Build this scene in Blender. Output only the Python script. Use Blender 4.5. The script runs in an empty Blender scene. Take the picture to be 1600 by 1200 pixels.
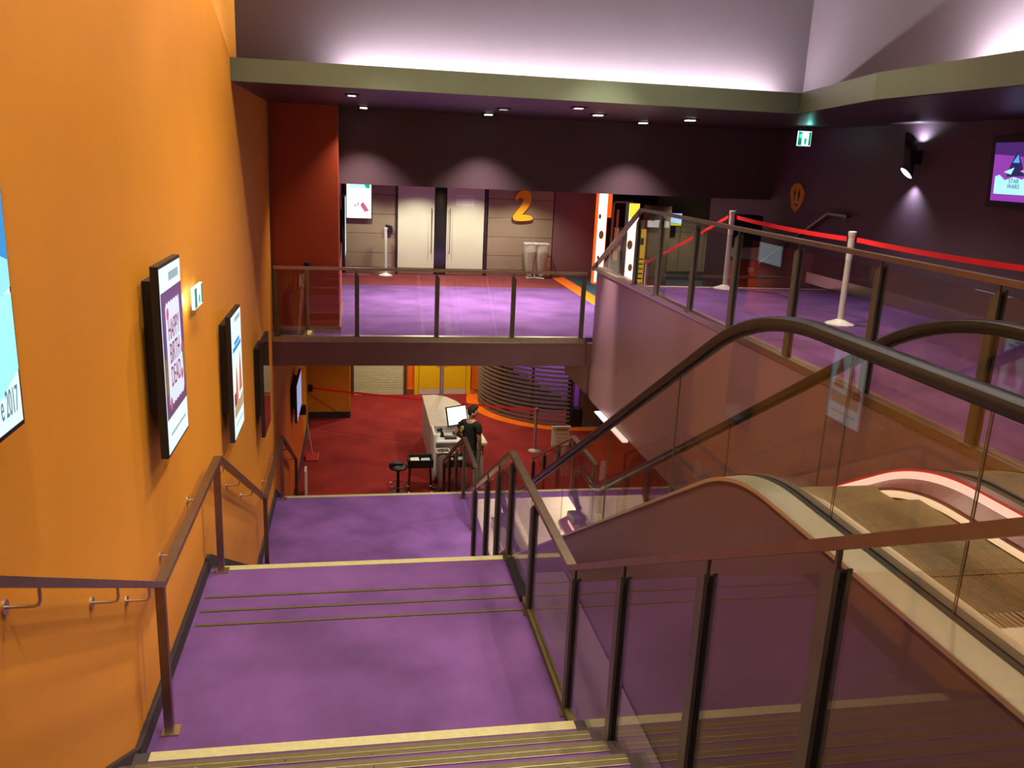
import bpy, bmesh, math, random
from mathutils import Vector, Matrix
random.seed(7)
C = bpy.context.scene.collection
SC = bpy.context.scene
OZ = 6.6                      # height of the eye above the red ground floor
# levels, measured from the eye (ground floor = -6.6)
GR, L2, L1, UP, BAL = -6.6, -5.06, -3.37, -1.6, -2.64
XL, XG, XW, XR = -1.22, 1.30, 3.5, 6.7    # left wall, stair glass, gallery edge, far right wall

# ------------------------------------------------------------------ camera
FPX, YAW, PITCH, ROLL = 1333.98, .185586, .256811, -.0451146
def cam_axes():
    cy, sy, cp, sp = math.cos(YAW), math.sin(YAW), math.cos(PITCH), math.sin(PITCH)
    f = Vector((sy*cp, cy*cp, -sp)); r = Vector((cy, -sy, 0)); d = f.cross(r)
    c, s = math.cos(ROLL), math.sin(ROLL)
    return c*r + s*d, -s*r + c*d, f
RX, DN, FW = cam_axes()
cam = bpy.data.objects.new('camera', bpy.data.cameras.new('camera')); C.objects.link(cam)
m = Matrix.Identity(4)
for i in range(3):
    m[i][0], m[i][1], m[i][2] = RX[i], -DN[i], -FW[i]
m[2][3] = OZ
cam.matrix_world = m
cam.data.sensor_width = 36; cam.data.lens = FPX/1600*36; cam.data.clip_start = .02
SC.camera = cam
def ray(px, py): return RX*((px-800)/FPX) + DN*((py-600)/FPX) + FW
def at_y(px, py, Y): d = ray(px, py); return d*(Y/d.y)       # where a pixel meets the upright plane at that depth
def at_x(px, py, X): d = ray(px, py); return d*(X/d.x)
def at_z(px, py, Z): d = ray(px, py); return d*(Z/d.z)

# ------------------------------------------------------------------ world, view, lights
w = bpy.data.worlds.new('world'); SC.world = w; w.use_nodes = True
w.node_tree.nodes['Background'].inputs[0].default_value = (.9, .75, .7, 1)
w.node_tree.nodes['Background'].inputs[1].default_value = .012
SC.view_settings.view_transform = 'Standard'; SC.view_settings.look = 'None'
SC.view_settings.exposure = 0.3; SC.view_settings.gamma = 1.0
SC.view_settings.use_curve_mapping = False
SC.cycles.transparent_max_bounces = 32; SC.cycles.max_bounces = 10
SC.cycles.sample_clamp_indirect = 3.0
WARM, NEUT, COOL = (1, .86, .60), (1, .92, .76), (.95, .91, 1)
def spot(x, y, z, e, deg, col=WARM, blend=.5, aim=None, r=.05):
    l = bpy.data.lights.new('spot_lamp', 'SPOT'); l.energy = e; l.color = col
    l.spot_size = math.radians(deg); l.spot_blend = blend; l.shadow_soft_size = r
    o = bpy.data.objects.new('spot_lamp', l); C.objects.link(o); o.location = (x, y, z+OZ)
    if aim:
        d = Vector(aim)-Vector((x, y, z)); o.rotation_euler = d.to_track_quat('-Z', 'Y').to_euler()
    return o
def area(x, y, z, sx, sy, e, col=NEUT, rot=(0, 0, 0)):
    l = bpy.data.lights.new('area_lamp', 'AREA'); l.energy = e; l.color = col; l.shape = 'RECTANGLE'
    l.size = sx; l.size_y = sy
    o = bpy.data.objects.new('area_lamp', l); C.objects.link(o); o.location = (x, y, z+OZ); o.rotation_euler = rot
    return o
CEIL = 3.3
# downlights in the high ceiling over the stairs
for x in (-.2, 1.4, 3.0): spot(x, 7.45, CEIL-.04, 470, 94, WARM, .5)
for x, e in ((-.35, 470), (1.6, 230), (3.6, 250)): spot(x, 4.4, CEIL-.04, e, 112, WARM, .7)
for x, e in ((-.35, 400), (1.6, 220), (3.6, 230)): spot(x, .8, CEIL-.04, e, 112, WARM, .7)
spot(5.3, 5.5, .6, 70, 130, WARM, .7)  # unseen fill at soffit height, added to light the gallery
spot(5.0, 8.6, .6, 115, 125, NEUT, .7)  # second unseen gallery fill, also at soffit height
spot(2.6, 7.6, CEIL-.1, 1500, 30, NEUT, .7, (2.5, 10.9, L2))  # added to brighten the tiles at the escalator foot
spot(.3, 7.6, CEIL-.1, 1300, 30, (1, .82, .66), 1., (.3, 10.6, L2))
spot(.9, 6.0, CEIL-.1, 300, 60, NEUT, .9, (3.5, 8.6, -2.6))  # extra aimed spot, added to brighten the gallery wall
# cove strips behind the fascia
area(2.3, 9.60, .74, 4.9, .03, 190, COOL, (math.radians(180), 0, 0))
area(4.97, 5.95, .74, .03, 1.5, 170, COOL, (math.radians(180), 0, 0))
# ground floor ceiling lamps below the balcony
for x, y, e in ((.6, 15.2, 100), (2.6, 15.4, 150), (.8, 18.4, 95), (3.0, 18.6, 150), (.7, 22.3, 190), (2.5, 22.3, 200), (4.6, 18.4, 45)):
    spot(x, y, -3.12, e, 140, WARM, .8)
# ceiling of the door recess
for x, y, e in ((1.35, 18.8, 108), (2.5, 18.8, 108), (.2, 18.7, 100), (3.7, 18.7, 125), (1.3, 15.8, 900), (3.5, 15.8, 800), (7.6, 18.4, 110)):
    spot(x, y, -.5, e, 130, NEUT, .7)
# soffit downlights
SOFFIT = ((.10, 12.81, 360, 96), (1.88, 12.81, 360, 96), (3.13, 11.40, 160, 95), (4.22, 12.81, 360, 96), (4.41, 11.40, 240, 100))
for x, y, e, dg in SOFFIT: spot(x, y, .60, e, dg, (1, .80, .70), .85, r=.05)
spot(3.13, 11.40, .595, 2200, 22, (1, .86, .78), 1., (3.50, 11.55, -2.6), .03)
# up-and-down wall lamp
spot(6.605, 9.66, .40, 16, 150, (.75, .8, 1), .8, (6.67, 9.66, .8), .015)
spot(6.60, 9.66, -.04, 32, 110, (.75, .8, 1), 1., (6.66, 9.66, -1.2), .02)

# ------------------------------------------------------------------ materials
MATS = {}
def mat(name, col, rough=.6, metal=0., var=.12, scale=6., bump=0., bscale=200., spec=.5, stretch=None, emit=0., ecol=None):
    if name in MATS: return MATS[name]
    m = bpy.data.materials.new(name); m.use_nodes = True; MATS[name] = m
    nt = m.node_tree; b = nt.nodes['Principled BSDF']
    b.inputs['Roughness'].default_value = rough; b.inputs['Metallic'].default_value = metal
    b.inputs['Specular IOR Level'].default_value = spec
    tc = nt.nodes.new('ShaderNodeTexCoord'); mp = nt.nodes.new('ShaderNodeMapping')
    nt.links.new(tc.outputs['Object'], mp.inputs[0])
    if stretch: mp.inputs['Scale'].default_value = stretch
    nz = nt.nodes.new('ShaderNodeTexNoise'); nz.inputs['Scale'].default_value = scale; nz.inputs['Detail'].default_value = 5
    nt.links.new(mp.outputs[0], nz.inputs['Vector'])
    cr = nt.nodes.new('ShaderNodeValToRGB')
    cr.color_ramp.elements[0].position = .3; cr.color_ramp.elements[1].position = .7
    cr.color_ramp.elements[0].color = tuple(c*(1-var) for c in col)+(1,)
    cr.color_ramp.elements[1].color = tuple(min(1, c*(1+var)) for c in col)+(1,)
    nt.links.new(nz.outputs[0], cr.inputs[0]); nt.links.new(cr.outputs[0], b.inputs['Base Color'])
    if bump:
        n2 = nt.nodes.new('ShaderNodeTexNoise'); n2.inputs['Scale'].default_value = bscale; n2.inputs['Detail'].default_value = 2
        nt.links.new(mp.outputs[0], n2.inputs['Vector'])
        bp = nt.nodes.new('ShaderNodeBump'); bp.inputs['Strength'].default_value = bump; bp.inputs['Distance'].default_value = .01
        nt.links.new(n2.outputs[0], bp.inputs['Height']); nt.links.new(bp.outputs[0], b.inputs['Normal'])
    if emit:
        b.inputs['Emission Color'].default_value = tuple(ecol or col)+(1,); b.inputs['Emission Strength'].default_value = emit
    return m
def glow(name, col, s=1.):
    return mat(name, tuple(c*.3 for c in col), .3, var=.02, emit=s, ecol=col)
def glass(name, tint, r0=.04, rough=.0):
    m = bpy.data.materials.new(name); m.use_nodes = True; MATS[name] = m
    nt = m.node_tree; nt.nodes.clear(); N = nt.nodes.new; L = nt.links.new
    out = N('ShaderNodeOutputMaterial'); mix = N('ShaderNodeMixShader'); tr = N('ShaderNodeBsdfTransparent'); gl = N('ShaderNodeBsdfGlossy')
    tr.inputs[0].default_value = tint+(1,); gl.inputs['Roughness'].default_value = rough
    g = N('ShaderNodeNewGeometry'); dt = N('ShaderNodeVectorMath'); dt.operation = 'DOT_PRODUCT'
    L(g.outputs['Normal'], dt.inputs[0]); L(g.outputs['Incoming'], dt.inputs[1])
    def mth(op, a, b=None):
        n = N('ShaderNodeMath'); n.operation = op; L(a, n.inputs[0]) if not isinstance(a, float) else setattr(n.inputs[0], 'default_value', a)
        if b is not None: (L(b, n.inputs[1]) if not isinstance(b, float) else setattr(n.inputs[1], 'default_value', b))
        return n.outputs[0]
    a = mth('ABSOLUTE', dt.outputs['Value']); inv = mth('SUBTRACT', 1., a); p5 = mth('POWER', inv, 5.)
    sc = mth('MULTIPLY', p5, 1.-r0); f = mth('ADD', sc, r0)
    nz = N('ShaderNodeTexNoise'); nz.inputs['Scale'].default_value = 3
    k = mth('MULTIPLY_ADD', nz.outputs[0], .06); 
    k.node.inputs[2].default_value = .80
    f2 = mth('MULTIPLY', f, k); f2.node.use_clamp = True
    L(f2, mix.inputs[0]); L(tr.outputs[0], mix.inputs[1]); L(gl.outputs[0], mix.inputs[2]); L(mix.outputs[0], out.inputs[0])
    return m
ORANGE = mat('orange_paint', (.82, .315, .018), .55, var=.03, scale=2, bump=.05, bscale=120)
MAUVE = mat('mauve_paint', (.17, .088, .098), .42, var=.05, scale=2, bump=.03, bscale=120)
MAUVE_D = mat('dark_mauve_paint', (.088, .050, .070), .6, var=.05, scale=2)
LAV = mat('lavender_paint', (.105, .078, .088), .7, var=.04, scale=2)
RED = mat('red_paint', (.42, .055, .012), .55, var=.04, scale=2)
YEL = mat('yellow_ochre_paint', (.62, .26, .015), .5, var=.05, scale=2)
OLIVE = mat('olive_grey_paint', (.088, .104, .066), .5, var=.08, scale=1.2)
BLACKCEIL = mat('dark_ceiling_paint', (.05, .024, .026), .4, var=.05)
CEILW = mat('pale_ceiling_paint', (.5, .46, .44), .8, var=.04)
PURPLE = mat('purple_carpet', (.125, .056, .195), .95, var=.28, scale=1.6, bump=.6, bscale=260, spec=.1)
DREDC = mat('dark_red_carpet', (.15, .03, .035), .95, var=.15, scale=2, bump=.4, spec=.1)
REDC = mat('red_carpet', (.26, .026, .026), .95, var=.24, scale=1.3, bump=.5, bscale=220, spec=.1)
ORANGEC = mat('orange_carpet', (.85, .17, .01), .95, var=.08, scale=3, bump=.4, bscale=220, spec=.1)
TEALC = mat('dark_teal_carpet', (.03, .07, .10), .95, var=.1, bump=.4, spec=.1)
DARKC = mat('dark_stair_edge', (.035, .022, .03), .8, var=.15, scale=8)
STEEL = mat('brushed_steel', (.56, .50, .39), .32, 1., var=.08, scale=14, stretch=(1, .05, 1))
STEELR = mat('satin_rail_steel', (.29, .215, .165), .38, 1., var=.1, scale=10)
STEELP = mat('post_steel', (.17, .16, .115), .40, .85, var=.08, scale=10)
CHROME = mat('chrome', (.75, .72, .68), .15, 1., var=.03)
NOSEP = mat('pale_nosing', (.38, .35, .18), .6, .1, var=.08, scale=30)
NOSEB = mat('bronze_nosing', (.080, .062, .018), .6, .2, var=.15, scale=30)
NOSEL = mat('bright_metal_lip', (.75, .65, .4), .3, .9, var=.05)
BRONZE = mat('bronze_panel', (.34, .26, .17), .35, .3, var=.1, scale=2)
CREAM = mat('cream_glass_door', (.62, .60, .46), .25, var=.03, scale=2)
DARKG = mat('dark_glazing', (.015, .012, .018), .06, var=.1)
BLACK = mat('black_plastic', (.008, .007, .008), .45, var=.2)
RUBBER = mat('black_rubber', (.012, .011, .008), .28, var=.1)
WHITE = mat('white_laminate', (.66, .64, .66), .4, var=.03)
GREYW = mat('grey_white_laminate', (.44, .43, .44), .5, var=.04)
YELD = mat('yellow_door_paint', (.80, .52, .012), .3, var=.03)
ORD = mat('orange_door_wall', (.80, .16, .01), .5, var=.03)
SHUT = mat('pale_green_shutter', (.58, .60, .40), .5, var=.05)
TILE = mat('beige_tile', (.80, .72, .52), .35, var=.07, scale=4)
GROUT = mat('tile_grout', (.16, .13, .10), .9)
REDBELT = mat('red_webbing', (.85, .016, .02), .7, var=.05, scale=40)
SILVER = mat('silver_post', (.72, .70, .66), .4, .25, var=.04)
BRASS = mat('brass_post', (.40, .32, .18), .35, .9, var=.05)
SLAT = mat('louvre_slat', (.17, .125, .08), .5, var=.1)
SKIRT = mat('escalator_cladding', (.115, .058, .055), .3, var=.04, scale=1.5)
DECK = mat('escalator_deck_steel', (.74, .72, .50), .25, .85, var=.06, scale=8, stretch=(1, .04, 1))
REDSK = mat('dark_red_skirt', (.11, .03, .028), .35, var=.05)
STEPM = mat('ribbed_step_metal', (.30, .23, .12), .45, .7, var=.1, scale=30)
COMB = mat('comb_plate_metal', (.62, .55, .42), .4, .4, var=.06)
SIGNO = mat('orange_sign_plastic', (.95, .40, .01), .4, var=.03)
SIGNB = mat('orange_sign_dull', (.62, .23, .012), .5, var=.05)
SKIN = mat('skin', (.45, .24, .17), .55, var=.08, scale=20)
HAIR = mat('dark_hair', (.004, .003, .003), .85, var=.3, scale=60)
SHIRT = mat('black_cotton', (.005, .006, .008), .9, var=.2, scale=30)
TROUS = mat('dark_denim', (.02, .02, .028), .8, var=.2, scale=30)
PAPER = mat('white_paper', (.75, .74, .68), .7, var=.02)
INK = mat('grey_ink', (.12, .12, .12), .7)
BAGM = mat('grey_bag_plastic', (.33, .27, .24), .35, var=.15, scale=12, bump=.5, bscale=25)
PLASTR = mat('red_plastic', (.45, .03, .03), .4)
GLASS = glass('clear_glass', (.95, .93, .92), .045)
GLASSE = glass('escalator_glass', (.93, .90, .88), .05)
BAGC = mat('milky_bag_film', (.55, .50, .40), .4, var=.1, scale=12, bump=.4, bscale=25)
BAGC.node_tree.nodes['Principled BSDF'].inputs['Alpha'].default_value = .6

# ------------------------------------------------------------------ mesh helpers
LOC = {}
class MB:
    def __init__(s): s.v = []; s.f = []
    def add(s, vs, fs):
        n = len(s.v); s.v += [Vector(p) for p in vs]; s.f += [tuple(n+i for i in f) for f in fs]; return s
    def box(s, x0, x1, y0, y1, z0, z1):
        return s.add([(x, y, z) for z in (z0, z1) for y in (y0, y1) for x in (x0, x1)],
                     [(0, 2, 3, 1), (4, 5, 7, 6), (0, 1, 5, 4), (1, 3, 7, 5), (3, 2, 6, 7), (2, 0, 4, 6)])
    def prism(s, poly, axis, a, b):
        """poly in the two other axes (in x,y,z order), swept along axis from a to b"""
        n = len(poly)
        def p(q, t): return {'x': (t, q[0], q[1]), 'y': (q[0], t, q[1]), 'z': (q[0], q[1], t)}[axis]
        return s.add([p(q, a) for q in poly]+[p(q, b) for q in poly],
                     [tuple(range(n))[::-1], tuple(range(n, 2*n))]+[(i, (i+1) % n, n+(i+1) % n, n+i) for i in range(n)])
    def bar(s, p, q, wd, ht, up=(0, 0, 1)):
        p, q = Vector(p), Vector(q); d = (q-p).normalized(); sd = d.cross(Vector(up))
        if sd.length < 1e-4: sd = d.cross(Vector((1, 0, 0)))
        sd.normalize(); u = sd.cross(d)
        vs = [e+sd*(a*wd/2)+u*(b*ht/2) for e in (p, q) for a, b in ((-1, -1), (1, -1), (1, 1), (-1, 1))]
        return s.add(vs, [(0, 1, 2, 3), (7, 6, 5, 4)]+[(i, 4+i, 4+(i+1) % 4, (i+1) % 4) for i in range(4)])
    def sweep(s, path, sect, up=(1, 0, 0), closed=False):
        """sect: (a,b) pairs; a along 'up' (fixed side axis), b along the path normal"""
        n = len(path); k = len(sect); path = [Vector(p) for p in path]; U = Vector(up); vs = []
        for i, p in enumerate(path):
            t = (path[min(i+1, n-1)]-path[max(i-1, 0)]).normalized(); nn = U.cross(t)
            nn.normalize()
            for a, b in sect: vs.append(p+U*a+nn*b)
        fs = [(i*k+j, i*k+(j+1) % k, (i+1)*k+(j+1) % k, (i+1)*k+j) for i in range(n-1) for j in range(k)]
        return s.add(vs, fs+[tuple(range(k))[::-1], tuple((n-1)*k+j for j in range(k))])
    def tube(s, path, r, k=10):
        path = [Vector(p) for p in path]; n = len(path); vs = []; a = None
        for i, p in enumerate(path):
            t = (path[min(i+1, n-1)]-path[max(i-1, 0)]).normalized()
            if a is None: a = t.orthogonal().normalized()
            a = (a-t*a.dot(t)).normalized(); b = t.cross(a)
            rr = r[i] if isinstance(r, (list, tuple)) else r
            vs += [p+(a*math.cos(2*math.pi*j/k)+b*math.sin(2*math.pi*j/k))*rr for j in range(k)]
        fs = [(i*k+j, i*k+(j+1) % k, (i+1)*k+(j+1) % k, (i+1)*k+j) for i in range(n-1) for j in range(k)]
        return s.add(vs, fs+[tuple(range(k))[::-1], tuple((n-1)*k+j for j in range(k))])
    def lathe(s, x, y, prof, k=20):
        vs = [(x+r*math.cos(2*math.pi*j/k), y+r*math.sin(2*math.pi*j/k), z) for r, z in prof for j in range(k)]
        n = len(prof)
        fs = [(i*k+j, i*k+(j+1) % k, (i+1)*k+(j+1) % k, (i+1)*k+j) for i in range(n-1) for j in range(k)]
        return s.add(vs, fs+[tuple(range(k))[::-1], tuple((n-1)*k+j for j in range(k))])
    def xform(s, M): s.v = [M @ p for p in s.v]; return s
    def build(s, name, m, parent=None, label=None, smooth=False, bevel=0., kind=None):
        off = Vector((0, 0, OZ))-(LOC.get(parent.name, Vector()) if parent else Vector())
        me = bpy.data.meshes.new(name); me.from_pydata([p+off for p in s.v], [], s.f)
        bm = bmesh.new(); bm.from_mesh(me); bmesh.ops.recalc_face_normals(bm, faces=bm.faces); bm.to_mesh(me); bm.free()
        me.materials.append(m)
        if smooth:
            me.polygons.foreach_set('use_smooth', [True]*len(me.polygons))
            try: me.set_sharp_from_angle(angle=math.radians(40))
            except Exception: pass
        o = bpy.data.objects.new(name, me); C.objects.link(o)
        if parent: o.parent = parent; LOC[o.name] = LOC.get(parent.name, Vector())
        else: LOC[o.name] = Vector()
        if label: o['label'] = label
        if kind: o['kind'] = kind
        if bevel:
            b = o.modifiers.new('bevel', 'BEVEL'); b.width = bevel; b.segments = 2; b.limit_method = 'ANGLE'
        return o
def tag(o, label, cat, group=None, kind=None):
    o['label'] = label; o['category'] = cat
    if group: o['group'] = group
    if kind: o['kind'] = kind
    return o
def thing(name, label, cat, x, y, z, group=None, kind=None):
    o = bpy.data.objects.new(name, None); C.objects.link(o); o.location = (x, y, z+OZ); o.empty_display_size = .1
    LOC[o.name] = Vector((x, y, z+OZ))
    return tag(o, label, cat, group, kind)
def S(name, mb, m, label, cat, **k): return tag(mb.build(name, m, **k), label, cat, None, 'structure')
def BX(*a): return MB().box(*a)
def text_mb(body, size, ext=.001, align='CENTER', shear=0., sx=1.):
    cu = bpy.data.curves.new('lettering', 'FONT'); cu.body = body; cu.size = size; cu.extrude = ext
    cu.align_x = align; cu.align_y = 'CENTER'; cu.shear = shear; cu.resolution_u = 4
    ob = bpy.data.objects.new('lettering', cu); C.objects.link(ob)
    me = bpy.data.meshes.new_from_object(ob.evaluated_get(bpy.context.evaluated_depsgraph_get()))
    mb = MB(); mb.v = [Vector((v.co.x*sx, v.co.y, v.co.z)) for v in me.vertices]; mb.f = [tuple(p.vertices) for p in me.polygons]
    bpy.data.objects.remove(ob); bpy.data.curves.remove(cu); bpy.data.meshes.remove(me)
    return mb
def frame_on(o, u, v):
    """matrix taking (x,y,z) to o + u*x + v*y + n*z"""
    u = Vector(u).normalized(); v = Vector(v).normalized(); n = u.cross(v)
    M = Matrix.Identity(4)
    for i in range(3): M[i][0], M[i][1], M[i][2], M[i][3] = u[i], v[i], n[i], o[i]
    return M

# ------------------------------------------------------------------ setting: walls
S('wall_left', MB().box(XL-.2, XL, -2, 12.75, GR, CEIL), ORANGE, 'tall orange wall running along the whole left side of the stairs', 'wall')
S('wall_left_lower', BX(XL-.2, XL, 12.75, 19.3, GR, BAL-.2), mat('shaded_orange_paint', (.62, .115, .012), .55, var=.04, scale=2), 'orange left wall below the balcony, coloured redder for its shade', 'wall')  # same orange wall; shade below the balcony is put into its colour
S('wall_left_far', BX(XL-.2, XL, 19.3, 24, GR, BAL-.4), YEL, 'ochre yellow stretch of the left wall at the far end of the red floor', 'wall')
S('wall_rear', BX(XL-.2, XR+.3, -2.2, -2, UP, CEIL), MAUVE, 'mauve wall behind the viewer', 'wall')
S('wall_box', MB().box(XL, -.26, 12.90, 15.15, BAL, .63), RED, 'dark red boxed-out wall at the left end of the balcony', 'wall')
S('wall_back', BX(-.26, 8.4, 13.4, 13.6, -.46, .63), MAUVE_D, 'dark mauve bulkhead wall above the door recess', 'wall')
S('wall_right', BX(XR, XR+.2, -2, 15.85, BAL, .63), MAUVE_D, 'dark mauve wall along the right side of the upper gallery', 'wall')
S('wall_cove_back', BX(XL, 5.32, 9.75, 9.95, .66, CEIL), LAV, 'lavender wall above the olive fascia lit by the cove', 'wall')
S('wall_cove_right', BX(5.12, 5.32, -2, 9.75, .66, CEIL), LAV, 'lavender wall above the right wing of the fascia', 'wall')
# gallery side wall with its rounded far end
def gallery_plan():
    pts = [(XW, -2), (XW, 12.0)]
    for i in range(1, 9):
        a = math.radians(i*10); pts.append((XW+.3*(1-math.cos(a)), 12.0+.75*math.sin(a)))
    return pts
gp = gallery_plan()
S('wall_gallery', MB().prism(gp+[(3.78, 12.74), (3.76, 12.0), (3.72, -2)], 'z', -3.5, UP+.06), MAUVE,
  'mauve side wall of the upper gallery beside the escalator', 'wall', smooth=True)
S('wall_gallery_under', BX(XW+.02, 3.7, 12.5, 13.9, -3.5, BAL-.06), MAUVE, 'mauve beam end below the balcony at the gallery corner', 'wall')
S('floor_gallery', MB().box(3.7, XR, -2, 11.2, UP-.3, UP).box(XL, XR, -2, .91, UP-.3, UP), PURPLE, 'purple carpet of the upper gallery behind the glass balustrade', 'floor')
S('ceiling_under_gallery', BX(3.7, 9, -2, 13.9, -3.6, -3.5), MAUVE_D, 'dark underside of the upper gallery', 'ceiling')
S('floor_balcony', MB().box(XL, 4.5, 12.67, 17.85, BAL-.2, BAL).box(4.5, 8.6, 11.9, 13.4, BAL-.2, BAL), PURPLE, 'purple carpet of the balcony in front of the doors', 'floor')
S('floor_threshold', BX(XL, 4.5, 17.85, 19.7, BAL-.2, BAL), DREDC, 'dark red carpet strip before the auditorium doors', 'floor')
S('floor_stripe', BX(4.5, 4.82, 13.4, 19.7, BAL-.2, BAL), ORANGEC, 'orange carpet stripe on the balcony floor', 'floor')
S('floor_corridor', BX(4.82, 9.5, 13.4, 19.9, BAL-.2, BAL), TEALC, 'dark teal carpet right of the orange stripe', 'floor')
S('wall_balcony_front', BX(XL, XW+.05, 12.65, 12.85, -3.09, BAL-.09), MAUVE, 'dark mauve front face of the balcony slab', 'wall')
S('trim_1', BX(XL, XW, 12.64, 12.72, BAL-.09, BAL+.005), STEEL, 'brushed steel strip along the balcony edge', 'trim', bevel=.006)
S('ceiling_ground', BX(XL, 9, 12.85, 24, -3.09, -2.95), MAUVE_D, 'ceiling of the ground floor below the balcony', 'ceiling')
S('ceiling_recess', BX(-.26, 9.5, 13.6, 20, -.46, -.3), BLACKCEIL, 'low dark ceiling of the door recess', 'ceiling')
ch = S('ceiling_high', BX(XL-.2, XR+.3, -2.2, 9.95, CEIL, CEIL+.2), CEILW, 'high pale ceiling over the stairs', 'ceiling')
for y in (7.45, 4.4, .8):
    for x in ((-.2, 1.4, 3.0) if y > 7 else (-.35, 1.6, 3.6)):
        MB().lathe(x, y, [(.11, CEIL-.012), (.11, CEIL+.01)], 20).build('lamp_lens', glow('high_lamp_lens', (1., .9, .7), 14.), ch)  # unseen downlight discs, added for highlights on the escalator deck
wing = [(4.83, 9.28), (4.40, 7.05), (4.36, -2)]
sof = [(XL, 9.28)]+wing+[(XR, -2), (XR, 14.5), (XL, 14.5)]
S('ceiling_soffit', MB().prism([(XL, 9.30), (4.85, 9.30), (4.42, 7.05), (4.38, -2), (XR+.2, -2), (XR+.2, 13.4), (XL, 13.4)], 'z', .63, .70), BLACKCEIL,
  'dark lowered soffit over the balcony and gallery', 'ceiling')
f = MB().prism([(XL, 9.25), (4.83, 9.25), (4.83, 9.29), (XL, 9.29)], 'z', .63, .85)
f.prism([(4.83, 9.25), (4.36, 7.05), (4.40, 7.04), (4.87, 9.27)], 'z', .63, .85)
f.prism([(4.36, 7.05), (4.33, -2), (4.37, -2), (4.40, 7.05)], 'z', .63, .85)
S('trim_2', f, OLIVE, 'olive grey fascia band along the edge of the lowered soffit', 'trim')
S('trim_3', MB().sweep([Vector((x, y, UP+.08)) for x, y in [(XW, -2), (XW, 12.45)]], [(-.006, -.03), (.08, -.03), (.08, .03), (-.006, .03)]),
  STEEL, 'steel ledge strip along the gallery edge', 'trim')
# baseboards
S('baseboard_right', BX(XR-.03, XR, -2, 11.9, UP, UP+.16), STEEL, 'steel skirting along the right gallery wall', 'baseboard')
S('baseboard_box', MB().box(XL, -.235, 12.87, 12.90, BAL, BAL+.10).box(-.26, -.235, 12.90, 15.15, BAL, BAL+.10), STEEL, 'steel skirting around the red boxed-out wall', 'baseboard')
b = MB().box(XL, XL+.03, 4.24, 6.76, L1, L1+.12)
b.prism([(1.2, UP+.1), (1.2, UP-.06), (4.24, L1+.0), (4.35, L1+.12)], 'x', XL, XL+.03)
b.prism([(6.76, L1+.12), (6.76, L1-.05), (9.8, L2), (9.85, L2+.12)], 'x', XL, XL+.03)
b.box(XL, XL+.03, 9.8, 12.4, L2, L2+.12).prism([(12.4, L2+.12), (12.4, L2-.08), (15.2, GR), (15.2, GR+.12)], 'x', XL, XL+.03)
b.box(XL, XL+.03, 15.2, 21.3, GR, GR+.12)
S('baseboard_left', b, DARKC, 'dark skirting along the foot of the orange wall beside the stairs', 'baseboard')

# landings and ground
S('floor', BX(XL-.2, 9.2, 9, 24.2, GR-.2, GR), REDC, 'red carpet of the ground floor lobby', 'floor')
S('floor_landing', BX(XL, XG+.08, 4.24, 6.738, L1-.3, L1), PURPLE, 'purple carpet of the upper landing between the first two flights', 'floor')
S('floor_landing_lower', MB().box(XL, 1.72, 9.76, 12.38, L2-.3, L2).box(1.72, XW, 12.1, 12.38, L2-.3, L2).box(3.25, XW, 6.9, 12.1, L2-.3, L2).box(XG+.08, 1.72, 6.9, 9.76, L2-.3, L2),
  PURPLE, 'purple carpet of the lower landing', 'floor')
ft = S('floor_tiled', BX(1.72, 3.25, 7, 12.1, L2-.3, L2-.006), GROUT, 'pale tiled floor in front of the foot of the escalator', 'floor')
for i in range(3):
    for j in range(5):
        MB().box(1.72+i*.51+.003, 1.72+(i+1)*.51-.003, 12.1-(j+1)*.47+.003, 12.1-j*.47-.003, L2-.02, L2+random.uniform(-.0006, .0006)).build('tile', TILE, ft)
# strips for feet, inlaid in the upper landing
for i, y in enumerate((5.53, 5.87, 6.16)):
    y = (5.83, 6.03, 6.24)[i]
    S('trim_%d' % (4+i), BX(XL+.06, XG-.05, y-.012, y+.012, L1-.001, L1+.006), NOSEB,
      ['first', 'second', 'third'][i]+' bronze warning strip across the landing counted from the nearest', 'trim')
S('wall_stair_side', MB().box(XG+.07, XG+.10, -2, 6.76, GR, L1-.25).box(XG+.08, 1.86, .91, 6.9, L1-.3, L1-.25), MAUVE_D, 'dark filler between the stair glass and the escalator', 'wall')

# ------------------------------------------------------------------ stairs
def flight(label, y_top, z_top, n, rise, tread, x0, x1, pale):
    """steps going down and away from y_top; one step object per riser below the top floor"""
    t = thing('staircase', label, 'stairs', (x0+x1)/2, y_top+(n-1)*tread, z_top-n*rise)
    def nosing(parent, y, z, m, edges=True):
        mb = MB().box(x0+.10, x1-.10, y-.075, y+.004, z-.03, z+.004)
        o = mb.build('nosing', m, parent)
        return o
    # top edge
    for k in range(n):
        z = z_top-k*rise; y1 = y_top+k*tread; y0 = y1-tread if k else y_top-.02
        st = MB().box(x0, x1, y0, y1, z-rise-.1, z).build('step', PURPLE, t)
        for xa in (x0, x1-.10): MB().box(xa, xa+.10, y0, y1+.003, z-rise, z+.003).build('edge_band', DARKC, st)
        isp = k in pale
        MB().box(x0+.10, x1-.10, y1-.07, y1+.006, z-.03, z+.004).build('nosing', NOSEP if isp else NOSEB, st)
        if not isp:
            for ya, yb in ((y1-.033, y1-.030), (y1-.0725, y1-.0695)): MB().box(x0+.10, x1-.10, ya, yb, z+.003, z+.006).build('lip', NOSEL, st)
            sc = MB()
            for i in range(5):
                xx = x0+.4+i*(x1-x0-.8)/4; sc.lathe(xx, y1-.052, [(.006, z+.003), (.006, z+.007)], 8)
            sc.build('screw', CHROME, st, kind='stuff')
    return t
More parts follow.
